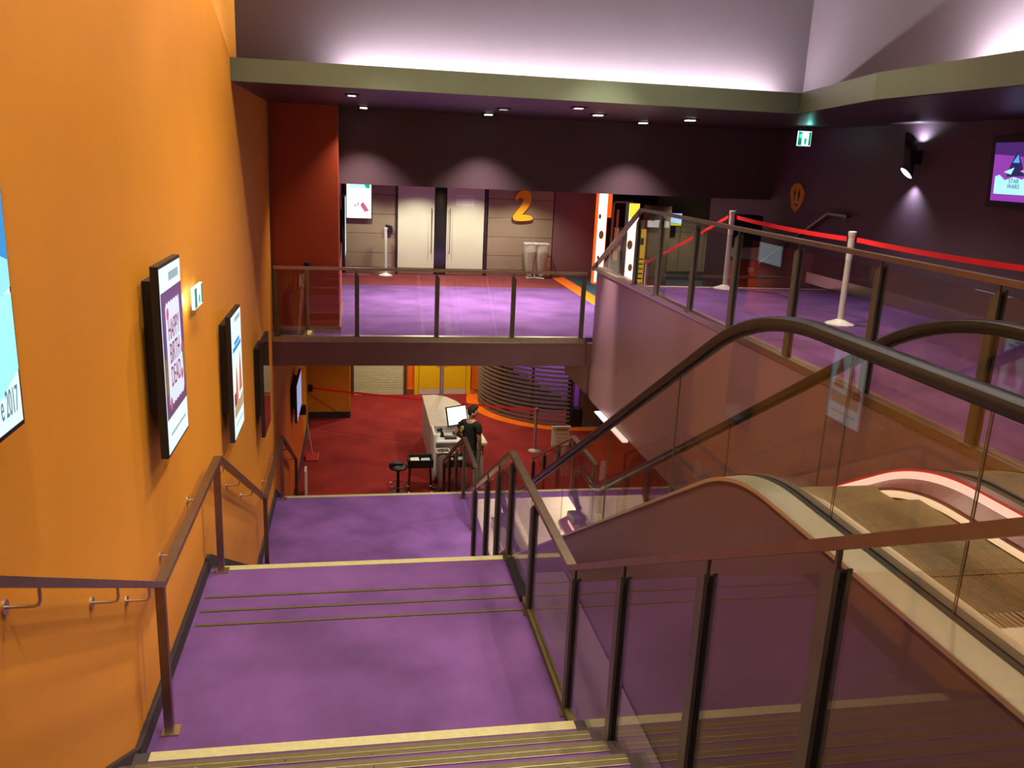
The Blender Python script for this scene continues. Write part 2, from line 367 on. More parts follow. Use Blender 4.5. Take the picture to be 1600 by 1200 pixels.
flight('purple carpeted top flight with bronze nosings at the bottom of the view', 1.21, UP, 11, .161, .303, XL+.01, XG+.06, (10, 0))
flight('purple middle flight dropping away beyond the upper landing', 6.76, L1, 11, .1536, .30, XL+.01, XG+.06, (0, 10))
flight('wide bottom flight leading down to the red ground floor', 12.40, L2, 10, .154, .30, XL+.01, XW, (0, 9))
flight('short flight from the upper gallery down to the balcony', 11.2, UP, 6, .1733, .30, 3.8, XR-.01, (0, 5))

# ------------------------------------------------------------------ rails
RW, RH = .06, .035
def rail_mb(x, pts):
    return MB().sweep([Vector((x, y, z)) for y, z in pts], [(-RW/2, -RH/2), (RW/2, -RH/2), (RW/2, RH/2), (-RW/2, RH/2)])
def lerp_rail(pts, y):
    for (a, za), (b, zb) in zip(pts, pts[1:]):
        if a <= y <= b: return za+(zb-za)*(y-a)/(b-a)
    return pts[-1][1]
def slot_post(parent, x, y, z0, z1, run='y'):
    """two flat plates with a dark slot between them; cut on a slant at the top"""
    p = MB()
    for sgn in (-1, 1):
        a, b = (sgn*.019-.008, sgn*.019+.008)
        if run == 'y': p.prism([(y-.032, z0), (y+.032, z0), (y+.032, z1-.05), (y-.032, z1)], 'x', x+a, x+b)
        else: p.prism([(x-.032, z0), (x+.032, z0), (x+.032, z1-.04), (x-.032, z1)], 'y', y+a, y+b)
    p.bar((x, y, z1-.06), (x, y, z1+.05), .014, .014)
    o = p.build('post', STEELP, parent)
    g = MB()
    if run == 'y': g.box(x-.011, x+.011, y-.027, y+.027, z0+.04, z1-.06)
    else: g.box(x-.027, x+.027, y-.011, y+.011, z0+.04, z1-.06)
    g.build('gasket', BLACK, o)
    MB().box(x-.05, x+.05, y-.045, y+.045, z0-.004, z0+.008).build('foot_plate', STEELP, o)
    return o
def pane_x(parent, x, poly, m=None):
    return MB().prism(poly, 'x', x-.006, x+.006).build('glass_pane', m or GLASS, parent)

# left wall rail
t = thing('stair_handrail', 'flat dark steel handrail following the orange wall down all flights', 'handrail', -1.10, 4.6, L1)
LR = [(.9, -.55), (1.3, -.62), (4.64, -2.41), (6.75, -2.41), (10.0, -4.10), (12.38, -4.10), (15.15, -5.47)]
rail_mb(-1.10, LR).build('rail', STEELR, t)
for y, base in ((4.64, L1), (6.68, L1), (10.0, L2), (12.3, L2), (15.12, GR)):
    zt = lerp_rail(LR, y)
    po = MB().box(-1.125, -1.075, y-.022, y+.022, base, zt-.01).build('post', STEELR, t)
    MB().box(-1.14, -1.04, y-.05, y+.05, base, base+.01).build('foot_plate', STEEL, po)
for y in (1.9, 2.95, 3.85, 4.4, 5.2, 6.1, 7.0, 7.9, 8.8, 10.8, 11.7, 13.2, 14.4):
    z = lerp_rail(LR, y)-RH/2
    br = MB().tube([(-1.10, y, z+.005), (-1.10, y, z-.05), (-1.107, y, z-.066), (-1.125, y, z-.072), (XL, y, z-.072)], .007, 8).build('bracket', STEEL, t, smooth=True)
    pl = MB().tube([(XL, y, z-.072), (XL+.008, y, z-.072)], .028, 14).build('wall_plate', STEEL, br, smooth=True)

# right balustrade of the stairs
t = thing('glass_balustrade', 'glass balustrade with slotted steel posts along the right side of the stairs', 'balustrade', XG, 4.6, L1)
RRL = [(.8, -.36), (4.64, -2.41), (6.75, -2.41), (9.3, -3.78)]
rail_mb(XG, RRL).build('rail', STEELR, t)
posts = [(1.95, UP-.55), (2.75, -2.70), (3.68, -3.16), (4.55, L1), (5.78, L1), (6.70, L1), (7.35, -3.72), (8.0, -4.04), (8.85, -4.5)]
ys = []
for y, zb in posts:
    if y < 4.24: zb = UP-.10-(y-1.2)*.531-.05
    elif y > 6.76: zb = L1-.12-(y-6.76)*.515
    slot_post(t, XG, y, zb, lerp_rail(RRL, y)-.06); ys.append((y, zb))
for (a, za), (b, zb) in zip(ys, ys[1:]):
    a2, b2 = a+.02, b-.02
    pane_x(t, XG, [(a2, za+.05), (b2, zb+.05), (b2, lerp_rail(RRL, b2)-.09), (a2, lerp_rail(RRL, a2)-.09)])
a2 = .9; b2 = 1.93
pane_x(t, XG, [(a2, UP+.02), (b2, UP-.46), (b2, lerp_rail(RRL, b2)-.09), (a2, lerp_rail(RRL, a2)-.09)])
sh = MB().prism([(.9, UP-.10), (4.26, L1-.02), (4.26, L1+.07), (.9, UP+.02)], 'x', XG-.028, XG+.028)
sh.box(XG-.028, XG+.028, 4.26, 6.78, L1-.02, L1+.05)
sh.prism([(6.78, L1-.06), (9.3, L2-.05), (9.3, L2+.06), (6.78, L1+.05)], 'x', XG-.028, XG+.028)
sh.build('base_channel', NOSEB, t)
MB().box(XG-.04, XG+.07, 5.95, 6.62, L1-.0, L1+.055).build('fixing_plate', BLACK, t)

# middle and right rails of the bottom flight
for x, lab, sg in ((1.6, 'short glass balustrade in the middle of the bottom flight', 1), (3.3, 'glass balustrade along the gallery side of the bottom flight', 1)):
    t = thing('glass_balustrade', lab, 'balustrade', x, 12.3, L2)
    R3 = [(10.95, -4.10), (12.2, -4.10), (15.1, -5.52)]
    rail_mb(x, R3).build('rail', STEEL if x > 2 else STEELR, t)
    pl = [(11.0, L2), (12.15, L2), (13.1, L2-.05-.5), (14.1, GR+.5), (15.0, GR)]
    ys = []
    for y, zb in pl:
        if 12.4 < y < 15: zb = L2-.10-(y-12.4)*.513
        slot_post(t, x, y, zb, lerp_rail(R3, y)-.05); ys.append((y, zb))
    for (a, za), (b, zb) in zip(ys, ys[1:]):
        pane_x(t, x, [(a+.02, za+.05), (b-.02, zb+.05), (b-.02, lerp_rail(R3, b-.02)-.08), (a+.02, lerp_rail(R3, a+.02)-.08)])
# gallery balustrade
t = thing('glass_balustrade', 'long glass balustrade along the edge of the upper gallery', 'balustrade', XW, 7, UP)
GRL = [(-1.5, -.53), (10.4, -.53), (12.48, -1.55)]
rail_mb(XW, GRL).build('rail', STEELR, t)
gy = [.9, 2.0, 3.08, 4.19, 5.31, 6.45, 7.6, 8.63, 9.71, 10.55]
for y in gy: slot_post(t, XW+.03, y, UP+.1, lerp_rail(GRL, y)-.05)
for a, b in zip(gy, gy[1:]):
    pane_x(t, XW+.03, [(a+.02, UP+.11), (b-.02, UP+.11), (b-.02, lerp_rail(GRL, b-.02)-.08), (a+.02, lerp_rail(GRL, a+.02)-.08)])
pane_x(t, XW+.03, [(10.57, UP+.11), (12.2, UP+.11), (12.2, -1.44), (10.57, lerp_rail(GRL, 10.57)-.08)])
# balcony balustrade
t = thing('glass_balustrade', 'glass balustrade along the front edge of the balcony', 'balustrade', 1.1, 12.66, BAL)
MB().bar((-1.18, 12.66, -1.64), (3.47, 12.66, -1.64), .06, .04).build('rail', STEEL, t)
bx = [-1.15, 0.0, 1.18, 2.34, 3.43]
for i, x in enumerate(bx): slot_post(t, x, 12.66, BAL, -1.70, 'x')
for a, b_ in zip(bx, bx[1:]):
    MB().box(a+.02, b_-.02, 12.654, 12.666, BAL+.03, -1.72).build('glass_pane', GLASS, t)
# handrail on the right wall
t = thing('wall_handrail', 'plain steel handrail sloping down the dark mauve right wall', 'handrail', XR-.08, 11.5, UP)
WR = [(10.9, -.55), (11.4, -.55), (13.9, -1.76)]
rail_mb(XR-.08, WR).build('rail', STEELR, t)
for y in (11.0, 12.4, 13.6):
    z = lerp_rail(WR, y); MB().tube([(XR-.08, y, z), (XR-.08, y, z-.07), (XR, y, z-.07)], .008, 8).build('bracket', STEEL, t, smooth=True)

# ------------------------------------------------------------------ escalator
EX0, EX1 = 2.03, 3.08
SL = .574; TH = math.atan(SL)
def esc(o, y0, y1, n=14):
    """centre line at height o above the step line: level, down at 30 degrees, level"""
    yt = 4.02+(o-.95)*.268; yb = 10.05+(o-.95)*.268
    rt = max(.3, 1.3+o); rb = max(.3, 2.1-o)
    out = [(y0, UP+o)]
    lt = rt*math.tan(TH/2); lb = rb*math.tan(TH/2)
    for i in range(n+1):
        a = TH*i/n; out.append((yt-lt+rt*math.sin(a), UP+o-rt*(1-math.cos(a))))
    for i in range(n+1):
        a = TH*(1-i/n); out.append((yb+lb-rb*math.sin(a), L2+o+rb*(1-math.cos(a))))
    out.append((y1, L2+o))
    return out
t = thing('escalator', 'escalator with glass sides and black handrails beside the stairs', 'escalator', 2.6, 2.0, UP)
def band(parent, name, m, xa, xb, oa, ob, ya=1.0, yb=10.8, smooth=False):
    """strip between two profile heights oa (at xa) and ob (at xb)"""
    A, B = esc(oa, ya, yb), esc(ob, ya, yb); n = len(A)
    return MB().add([(xa, y, z) for y, z in A]+[(xb, y, z) for y, z in B]+[(xa, y, z-.02) for y, z in A]+[(xb, y, z-.02) for y, z in B],
        [(i, i+1, n+i+1, n+i) for i in range(n-1)]+[(2*n+i, 3*n+i, 3*n+i+1, 2*n+i+1) for i in range(n-1)]+
        [(i, 2*n+i, 2*n+i+1, i+1) for i in range(n-1)]+[(n+i, n+i+1, 3*n+i+1, 3*n+i) for i in range(n-1)]).build(name, m, parent, smooth=smooth)
for x, sgn in ((EX0, -1), (EX1, 1)):
    P = esc(.93, .9, 10.85)
    yb, zb = P[-1]; ya, za = P[0]
    path = [Vector((x, ya-.30*math.sin(math.radians(a)), za-.30+.30*math.cos(math.radians(a)))) for a in range(180, 0, -15)]
    path += [Vector((x, y, z)) for y, z in P]
    path += [Vector((x, yb+.30*math.sin(math.radians(a)), zb-.30+.30*math.cos(math.radians(a)))) for a in range(15, 181, 15)]
    sect = [(-.034, -.034), (.034, -.034), (.044, -.01), (.040, .012), (.022, .024), (-.022, .024), (-.040, .012), (-.044, -.01)]
    MB().sweep(path, sect).build('handrail', RUBBER, t, 'black rubber handrail', smooth=True)
    MB().sweep([p-Vector((0, 0, .0)) for p in path], [(-.012, -.050), (.012, -.050), (.012, -.030), (-.012, -.030)]).build('rail_profile', BLACK, t, smooth=True)
    # glass panels
    G = esc(.90, .75, 11.0); D = esc(.13, .75, 11.0)
    def at(pr, y):
        for (a, za), (b, zb) in zip(pr, pr[1:]):
            if a <= y <= b and b > a: return za+(zb-za)*(y-a)/(b-a)
        return pr[-1][1]
    cuts = [.78, 1.55, 2.34, 3.15, 5.0, 6.4, 7.8, 9.2, 10.2, 11.0]
    for a, b in zip(cuts, cuts[1:]):
        k = 8; yy = [a+.004+(b-a-.008)*i/k for i in range(k+1)]
        MB().prism([(y, at(D, y)) for y in yy]+[(y, at(G, y)) for y in reversed(yy)], 'x', x-.005, x+.005).build('glass_pane', GLASSE, t)
        MB().box(x-.005, x+.005, b-.004, b+.004, at(D, b), at(G, b)).build('glass_joint', STEELP, t)
    # decks and skirts
    xo = 1.87 if sgn < 0 else XW-.03
    band(t, 'outer_deck', DECK, x+sgn*.03, xo, .145, .135, .6, 11.1)
    band(t, 'deck_lip', NOSEL, xo, xo+sgn*.008, .138, .138, .6, 11.1)
    band(t, 'glass_seal', BLACK, x+sgn*.03, x+sgn*.006, .15, .15, .6, 11.1)
    band(t, 'glass_shoe', STEELP, x-sgn*.006, x-sgn*.05, .15, .15, .6, 11.1)
    xi = x-sgn*.22
    band(t, 'inner_deck', COMB if sgn < 0 else REDSK, x-sgn*.05, xi, .15, .06, .6, 11.1)
    A = esc(.06, .6, 11.1)
    MB().prism([(y, z) for y, z in A]+[(y, z-.30) for y, z in reversed(A)], 'x', xi-.004, xi+.004).build('skirt', COMB if sgn < 0 else REDSK, t)
    if sgn < 0:
        A = esc(.12, .6, 11.1)
        cl = MB().prism([(y, z) for y, z in A]+[(11.1, L2), (8.6, L2-.0), (6.9, L1-.25), (.6, L1-.25)], 'x', xo+.005, xo+.02)
        cl.build('cladding', SKIRT, t)
    LO = (.20, .12) if sgn > 0 else None
# lit strip along the right hand skirt
A = esc(.145, 1.0, 10.9); B = esc(.105, 1.0, 10.9)
MB().prism([(y, z) for y, z in A]+[(y, z) for y, z in reversed(B)], 'x', 2.94, 2.952).build('light_strip', glow('pink_white_strip', (1., .66, .52), .85), t, 'glowing strip along the right side')
band(t, 'lower_glow_line', glow('cream_strip', (1., .72, .45), .75), 2.846, 2.853, .045, .025)  # bright line low on the skirt, put in as a glowing band
band(t, 'strip_backing', PLASTR, 2.952, 2.97, .16, .09)
# steps
def step_mb(y, z):
    m_ = MB().box(2.27, 2.87, y-.40, y, z-.20, z-.012)
    for i in range(44): m_.box(2.275+i*.0135, 2.275+i*.0135+.007, y-.398, y-.002, z-.012, z)
    return m_
path0 = esc(0, 1.0, 10.9)
yc = 2.86
while yc < 10.6:
    zc = None
    for (a, za), (b, zb) in zip(path0, path0[1:]):
        if a <= yc-.2 <= b and b > a: zc = za+(zb-za)*(yc-.2-a)/(b-a)
    if 4.2 < yc < 10: pass
    step_mb(yc, zc).build('step', STEPM, t)
    slope = 1. if not (3.9 < yc < 9.9) else math.cos(TH)
    yc += .405*slope
MB().box(2.27, 2.87, 1.95, 2.455, UP-.05, UP+.004).build('comb_plate', COMB, t)
cb = MB()
for i in range(24): cb.box(2.28+i*.0245+.015, 2.28+i*.0245+.023, 2.45, 2.56, UP-.01, UP+.003)
cb.build('comb', NOSEL, t)
MB().box(2.27, 2.87, .6, 1.95, UP-.05, UP+.003).build('floor_plate', COMB, t)
for x in (EX0, EX1):
    MB().prism([(10.75, L2), (11.18, L2), (11.12, L2+.20), (10.75, L2+.26)], 'x', x-.10, x+.10).build('newel_base', STEELP, t, bevel=.02)

# ------------------------------------------------------------------ auditorium doors wall
YD = 19.65
wd = S('wall_doors', BX(-1.0, 9.5, YD+.03, YD+.2, BAL, -.46), DARKG, 'bronze panelled wall with the auditorium doors', 'wall')
rows = [-.46, -.88, -1.31, -1.74, -2.17, -2.49]
for xa, xb in ((-.26, .86), (2.96, 4.48)):
    for z1, z0 in zip(rows, rows[1:]):
        MB().box(xa, xb, YD, YD+.035, z0+.006, z1-.004).build('panel', BRONZE, wd, bevel=.003)
    MB().box(xa, xb, YD-.01, YD+.03, BAL, BAL+.15).build('kick_plate', STEEL, wd)
MB().box(4.5, 5.65, YD-.02, YD+.03, BAL, -.46).build('panel', MAUVE, wd)
for i in range(4):
    for z1, z0 in ((-.46, -1.5), (-1.5, -2.44)):
        MB().box(7.0+i*.62, 7.0+i*.62+.61, YD, YD+.03, z0+.004, z1-.004).build('panel', BRONZE, wd, bevel=.003)
MB().box(6.9, 9.45, YD-.02, YD+.03, BAL, BAL+.2).build('kick_plate', STEEL, wd)
for n, (xa, xb, hx) in enumerate(((.91, 1.73, 1.66), (2.01, 2.86, 2.08))):
    d = S('door_%d' % (n+1), BX(xa, xb, YD-.03, YD+.02, BAL+.15, -.47), CREAM,
          ('left' if n == 0 else 'right')+' cream leaf of the auditorium double door', 'door', bevel=.004)
    MB().box(xa, xb, YD-.035, YD+.02, BAL+.01, BAL+.14).build('kick_plate', STEEL, d)
    h = MB().tube([(hx, YD-.09, -2.15), (hx, YD-.09, -1.13)], .009, 8)
    for z in (-2.1, -1.2): h.tube([(hx, YD-.09, z), (hx, YD-.03, z)], .009, 6)
    h.build('handle', STEELP, d, smooth=True)
S('trim_7', MB().box(.86, .90, YD-.04, YD+.03, BAL, -.46).box(2.87, 2.93, YD-.04, YD+.03, BAL, -.46), mat('dark_door_frame', (.03, .015, .015), .4), 'dark upright frames either side of the double door', 'trim')
n = tag(BX(2.22, 2.62, YD-.034, YD-.031, -1.06, -.82).build('paper_notice', PAPER), 'white paper notice taped to the right cream door leaf', 'notice')
ink = MB()
for i in range(5):
    x = 2.26
    while x < 2.57:
        wv = random.uniform(.02, .07); ink.box(x, min(x+wv, 2.59), YD-.0355, YD-.034, -.875-i*.035, -.867-i*.035); x += wv+.02
ink.build('print_lines', INK, n)
tag(MB().prism([(.64, -1.70), (.80, -1.70), (.78, -1.55), (.64, -1.52)], 'y', YD-.10, YD).build('wall_box', BLACK, bevel=.01), 'small black box fixed to the bronze panels left of the door', 'box')
# the number 2
two = [(510, 240), (520, 205), (540, 175), (590, 138), (640, 125), (680, 140), (708, 175), (717, 215), (710, 285), (680, 350), (630, 410), (604, 443),
       (660, 445), (715, 458), (738, 487), (715, 510), (660, 520), (600, 524), (530, 520), (495, 510), (480, 485), (486, 455), (515, 415), (560, 362), (597, 305),
       (613, 262), (612, 236), (595, 226), (570, 233), (545, 255), (528, 265), (515, 258)]
P2 = [at_y(740+x/8, 280+y/8, YD) for x, y in two]
tag(MB().prism([(p.x, p.z) for p in P2], 'y', YD-.09, YD-.045).build('number_sign', SIGNO, bevel=.012), 'fat rounded orange number 2 on the bronze wall right of the door', 'sign')

# ------------------------------------------------------------------ screens
def screen(label, o, u, v, wd, ht, thick, face, group=None, frame=.02, name='wall_screen'):
    """o: lower corner of the face, u across, v up; n=u x v points at the viewer"""
    M = frame_on(o, u, v); n = M.to_3x3() @ Vector((0, 0, 1))
    t = thing(name, label, 'screen', *o, group=group)
    MB().box(0, wd, 0, ht, -thick, 0).xform(M).build('casing', BLACK, t, bevel=.004)
    fc = MB().box(frame, wd-frame, frame, ht-frame, 0, .002).xform(M).build('picture', face, t)
    return t, M, fc
def patch(parent, M, poly, m, z=.003, name='print'):
    return MB().prism(poly, 'z', z, z+.001).xform(M).build(name, m, parent)
def words(parent, M, body, x, y, size, m, z=.0065, **k):
    return text_mb(body, size, .0005, **k).xform(Matrix.Translation((x, y, z))).xform(M).build('lettering', m, parent)
PALE = glow('pale_screen_white', (.72, .93, 1.), .82)
CYAN = glow('cyan_screen', (.30, .85, .95), .75)
BLUE = glow('blue_screen', (.02, .30, .75), .7)
PLUM = glow('plum_screen', (.10, .045, .12), .9)
BUFF = glow('buff_screen', (.25, .16, .08), .6)
NAVY = glow('navy_screen', (.02, .02, .10), .8)
LTX = glow('grey_screen_text', (.35, .50, .55), .6)
DKT = glow('dark_screen_text', (.12, .25, .30), .6)
BLOOD = glow('blood_red_screen', (.25, .02, .05), .7)
ROSE = glow('rose_screen', (.55, .12, .25), .7)
PPR = glow('paper_screen', (.66, .74, .95), .8)
# screens hang on brackets a little off the orange wall: face at x = XL+.10, seen along +y = to the right
def left_screen(label, y0, y1, z0, z1, face, off=.12, dz=0.):
    o = (XL+off, y0, z0); t, M, fc = screen(label, o, (0, 1, 0), (0, 0, 1), y1-y0, z1-z0, .045, face, 'portrait screens on the orange wall')
    MB().box(XL, XL+off-.045, y0+.12, y1-.12, z0+.25, z1-.10).build('wall_bracket', BLACK, t)
    return t, M, fc
# nearest, cut by the picture edge
ax0 = XL+.12
s1, M, fc = left_screen('pale blue poster screen nearest the viewer, ending in 2017', 1.93, 2.985, -.93, .55, PALE)
W, H = 1.055, 1.48
zs = [at_x(x, y, ax0).z+.93 for x, y in ((28, 600), (24, 530), (18, 455), (10, 390))]
patch(fc, M, [(.02, zs[0]-.06), (.6, zs[0]+.04), (.85, zs[0]-.02), (1.035, zs[0]+.05), (1.035, zs[2]), (.02, zs[2])], glow('pale_cyan_screen', (.35, .90, .95), .8))
patch(fc, M, [(.02, zs[2]-.04), (.5, zs[2]+.05), (.8, zs[2]-.05), (1.035, zs[2]+.02), (1.035, 1.46), (.02, 1.46)], CYAN, .0036)
patch(fc, M, [(.02, zs[3]), (.6, zs[3]-.06), (.85, zs[3]+.03), (1.035, zs[3]-.03), (1.035, 1.46), (.02, 1.46)], BLUE, .0045)
patch(fc, M, [(.80, zs[3]+.16), (.95, zs[3]+.12), (1.02, zs[3]+.25), (.9, zs[3]+.30)], glow('sky_screen', (.25, .65, .9), .75), .0055)
words(fc, M, 'e 2017', 1.0, at_x(14, 630, ax0).z+.93, .125, DKT, align='RIGHT', sx=.42)
# second: birthday poster
ax, ay = XL+.12, 0
q = [at_x(*p, ax) for p in ((246, 418), (279, 397), (296, 668), (264, 716))]
y0, y1 = (q[0].y+q[3].y)/2, (q[1].y+q[2].y)/2; z1, z0 = (q[0].z+q[1].z)/2, (q[2].z+q[3].z)/2
s2, M, fc = left_screen('poster screen with red words on white paper, below the small green exit sign', y0, y1, z0, z1, PALE)
W, H = y1-y0, z1-z0
patch(fc, M, [(.02, .20*H), (W-.02, .20*H), (W-.02, .86*H), (.02, .86*H)], PLUM)
patch(fc, M, [(.02, .33*H), (W-.02, .33*H), (W-.02, .52*H), (.02, .52*H)], BUFF, .0036)
pg = [(.16*W, .27*H)]
for i in range(12): pg.append((.22*W+i*.055*W, .25*H+(i % 2)*.012*H))
pg += [(.86*W, .29*H), (.80*W, .78*H)]
for i in range(11): pg.append((.78*W-i*.055*W, .80*H-(i % 2)*.012*H))
pg += [(.18*W, .77*H)]
patch(fc, M, pg, PPR, .0045)
for i, wd_ in enumerate(('HAPPY', 'BIRTH', 'DEAD')):
    words(fc, M, wd_, .50*W, (.645-.125*i)*H, .155*H, BLOOD, .0062, sx=.60)
for x, y, r in ((.24, .74, .05), (.76, .36, .045), (.80, .50, .04), (.2, .27, .05)):
    patch(fc, M, [(x*W+r*W*math.cos(a*.5236), y*H+r*W*1.2*math.sin(a*.5236)) for a in range(12)], ROSE, .0075)
patch(fc, M, [(.40*W, .90*H), (.85*W, .90*H), (.85*W, .945*H), (.40*W, .945*H)], LTX)
patch(fc, M, [(.15*W, .10*H), (.85*W, .10*H), (.85*W, .115*H), (.15*W, .115*H)], LTX)
# third
q = [at_x(*p, ax) for p in ((359, 496), (373.5, 477), (383, 657), (368, 690))]
y0, y1 = (q[0].y+q[3].y)/2, (q[1].y+q[2].y)/2; z1, z0 = (q[0].z+q[1].z)/2, (q[2].z+q[3].z)/2
s3, M, fc = left_screen('poster screen with blue title and red spires, second down the stairs from the exit sign', y0, y1, z0, z1, PALE)
W, H = y1-y0, z1-z0
patch(fc, M, [(.25*W, .745*H), (.75*W, .745*H), (.75*W, .775*H), (.25*W, .775*H)], BLUE)
patch(fc, M, [(.10*W, .70*H), (.88*W, .70*H), (.88*W, .735*H), (.10*W, .735*H)], BLUE)
patch(fc, M, [(.35*W, .92*H), (.85*W, .92*H), (.85*W, .955*H), (.35*W, .955*H)], LTX)
SP = glow('brick_red_screen', (.55, .17, .10), .7); TN = glow('tan_screen', (.45, .35, .18), .7)
patch(fc, M, [(.08*W, .18*H), (.92*W, .18*H), (.92*W, .30*H), (.60*W, .27*H), (.3*W, .31*H), (.08*W, .26*H)], TN)
patch(fc, M, [(.18*W, .30*H), (.46*W, .30*H), (.42*W, .48*H), (.33*W, .60*H), (.27*W, .47*H)], SP, .0045)
patch(fc, M, [(.55*W, .33*H), (.85*W, .33*H), (.80*W, .52*H), (.72*W, .66*H), (.62*W, .52*H)], SP, .0045)
patch(fc, M, [(.06*W, .28*H), (.28*W, .28*H), (.20*W, .38*H), (.06*W, .38*H)], BLOOD, .0055)
patch(fc, M, [(.15*W, .10*H), (.85*W, .10*H), (.85*W, .115*H), (.15*W, .115*H)], LTX)
# fourth, switched off
q = [at_x(*p, ax) for p in ((411, 540), (419, 525), (424, 655), (414, 686))]
y0, y1 = (q[0].y+q[3].y)/2, (q[1].y+q[2].y)/2; z1, z0 = (q[0].z+q[1].z)/2+.05, (q[2].z+q[3].z)/2
left_screen('dark switched-off screen on the orange wall just before the balcony', y0, y1, z0, z1, DARKG)
# fifth, below the balcony
q = [at_x(*p, ax) for p in ((463, 600), (470, 582), (472, 632), (465, 656))]
y0, y1 = (q[0].y+q[3].y)/2, (q[1].y+q[2].y)/2; z1, z0 = (q[0].z+q[1].z)/2, (q[2].z+q[3].z)/2
s5, M, fc = left_screen('pale blue screen on the wall below the balcony', y0, y1, z0, z1, glow('dusk_blue_screen', (.30, .38, .70), .65))
W, H = y1-y0, z1-z0
for i in range(5): patch(fc, M, [(.2*W, (.75-.12*i)*H), (.8*W, (.75-.12*i)*H), (.8*W, (.72-.12*i)*H), (.2*W, (.72-.12*i)*H)], LTX)
# poster screen by the doors
a = at_y(541, 341, 19.5); c = at_y(581, 284, 19.5)
GR_ = glow('pink_white_screen', (1., .95, .98), 1.3)
t, M, fc = screen('bright white and pink poster screen on the bronze wall left of the doors', (a.x, 19.53, a.z), (1, 0, 0), (0, 0, 1), c.x-a.x, -.60-a.z, .06, GR_, frame=.012)
MB().box(a.x+.1, c.x-.1, 19.58, 19.66, a.z+.2, c.z-.2).build('wall_bracket', BLACK, t)
W, H = c.x-a.x, -.60-a.z
patch(fc, M, [(.1*W, .80*H), (.9*W, .80*H), (.9*W, .92*H), (.1*W, .92*H)], glow('mint_screen', (.55, 1., .9), 1.))
patch(fc, M, [(.78*W, .82*H), (.92*W, .82*H), (.92*W, .92*H), (.70*W, .92*H)], glow('green_screen', (.0, .45, .25), .9), .0045)
patch(fc, M, [(.55*W, .35*H), (.62*W, .45*H), (.70*W, .42*H), (.9*W, .22*H), (.72*W, .18*H)], ROSE)
patch(fc, M, [(.42*W, .34*H), (.50*W, .55*H), (.48*W, .36*H)], ROSE)
patch(fc, M, [(.30*W, .34*H), (.40*W, .40*H), (.36*W, .32*H)], BLOOD)
# screen on the side of the red box
t, M, fc = screen('thin screen on the side of the red boxed-out wall', (-.18, 13.8, -1.62), (0, 1, 0), (0, 0, 1), .9, .95, .05, PALE)
MB().box(-.26, -.22, 14.0, 14.5, -1.4, -.9).build('wall_bracket', BLACK, t)
# screen on the right wall, tipped forward
a = at_x(1553, 313, 6.55); b_ = at_x(1562, 231, 6.55)
o = Vector((6.52, a.y+.02, a.z)); up = Vector((-.05, 0, .65)).normalized()
PU = glow('purple_screen', (.30, .05, .45), .8); 
t, M, fc = screen('purple and cyan film poster screen on the dark mauve right wall', o, (0, -1, 0), up, .62, b_.z-a.z+.05, .07, PU, frame=.0)
MB().box(-.07, .69, -.07, b_.z-a.z+.12, -.08, -.004).xform(M).build('bezel', BLACK, t, bevel=.004)
MB().box(6.58, XR, o.y-.45, o.y-.15, o.z+.15, o.z+.45).build('wall_bracket', BLACK, t)
W, H = .62, b_.z-a.z+.05
CY2 = glow('ice_cyan_screen', (.45, .95, 1.), .85)
patch(fc, M, [(.04, .12*H), (.58, .12*H), (.58, .42*H), (.50, .46*H), (.42, .38*H), (.30, .42*H), (.18, .36*H), (.10, .45*H), (.04, .42*H)], CY2)
patch(fc, M, [(.0, .80*H), (.62, .74*H), (.62, H), (.0, H)], glow('deep_violet_screen', (.07, .02, .16), .8), .0036)
patch(fc, M, [(.20, .42*H), (.44, .44*H), (.40, .62*H), (.32, .86*H), (.24, .62*H)], NAVY, .0045)
patch(fc, M, [(.27, .66*H), (.36, .66*H), (.335, .80*H)], glow('blue_glow_screen', (.10, .40, .95), .9), .0055)
patch(fc, M, [(.16, .50*H), (.30, .58*H), (.26, .46*H)], CY2, .0055)
patch(fc, M, [(.38, .52*H), (.52, .60*H), (.46, .48*H)], glow('pink_screen', (.75, .30, .75), .8), .0055)
words(fc, M, 'STAR', .31, .345*H, .062, NAVY, .006); words(fc, M, 'WARS', .31, .255*H, .062, NAVY, .006)
for i in range(7):
    x = .06+.08*i; patch(fc, M, [(x-.02, .045*H), (x+.02, .045*H), (.31+(x-.31)*.8, .11*H)], PU, .0045)

# ------------------------------------------------------------------ stanchions and belts
def stanchion(label, x, y, z, h, m, cap=True, br=.16):
    t = thing('stanchion', label, 'stanchion', x, y, z)
    MB().lathe(x, y, [(.034, z+.04), (.034, z+h-.26), (.036, z+h-.26), (.036, z+h)], 18).build('post', m, t, smooth=True)
    bs = MB(); k = 12
    vs = []
    for r, zz in ((br, z+.0), (br, z+.012), (br*.7, z+.028), (.04, z+.06)):
        for j in range(2*k):
            rr = r*(1 if j % 2 == 0 or r < .05 else .93); a = math.pi*j/k; vs.append((x+rr*math.cos(a), y+rr*math.sin(a), zz))
    n = 2*k
    bs.add(vs, [(i*n+j, i*n+(j+1) % n, (i+1)*n+(j+1) % n, (i+1)*n+j) for i in range(3) for j in range(n)]+[tuple(range(n))[::-1], tuple(3*n+j for j in range(n))])
    bs.build('base', m, t)
    if cap: MB().lathe(x, y, [(.040, z+h-.02), (.044, z+h+.0), (.044, z+h+.03), (.03, z+h+.035)], 16).build('cap', BLACK if cap == 2 else m, t, smooth=True)
    MB().box(x+.03, x+.05, y-.02, y+.02, z+h-.07, z+h-.01).build('belt_slot', BLACK, t)
    return t
stanchion('silver stanchion near the top of the gallery steps, holding two red belts', 5.0, 11.05, UP, 1.03, SILVER)
stanchion('silver stanchion in the middle of the gallery belt, behind the glass balustrade', 5.24, 8.5, UP, .98, SILVER)
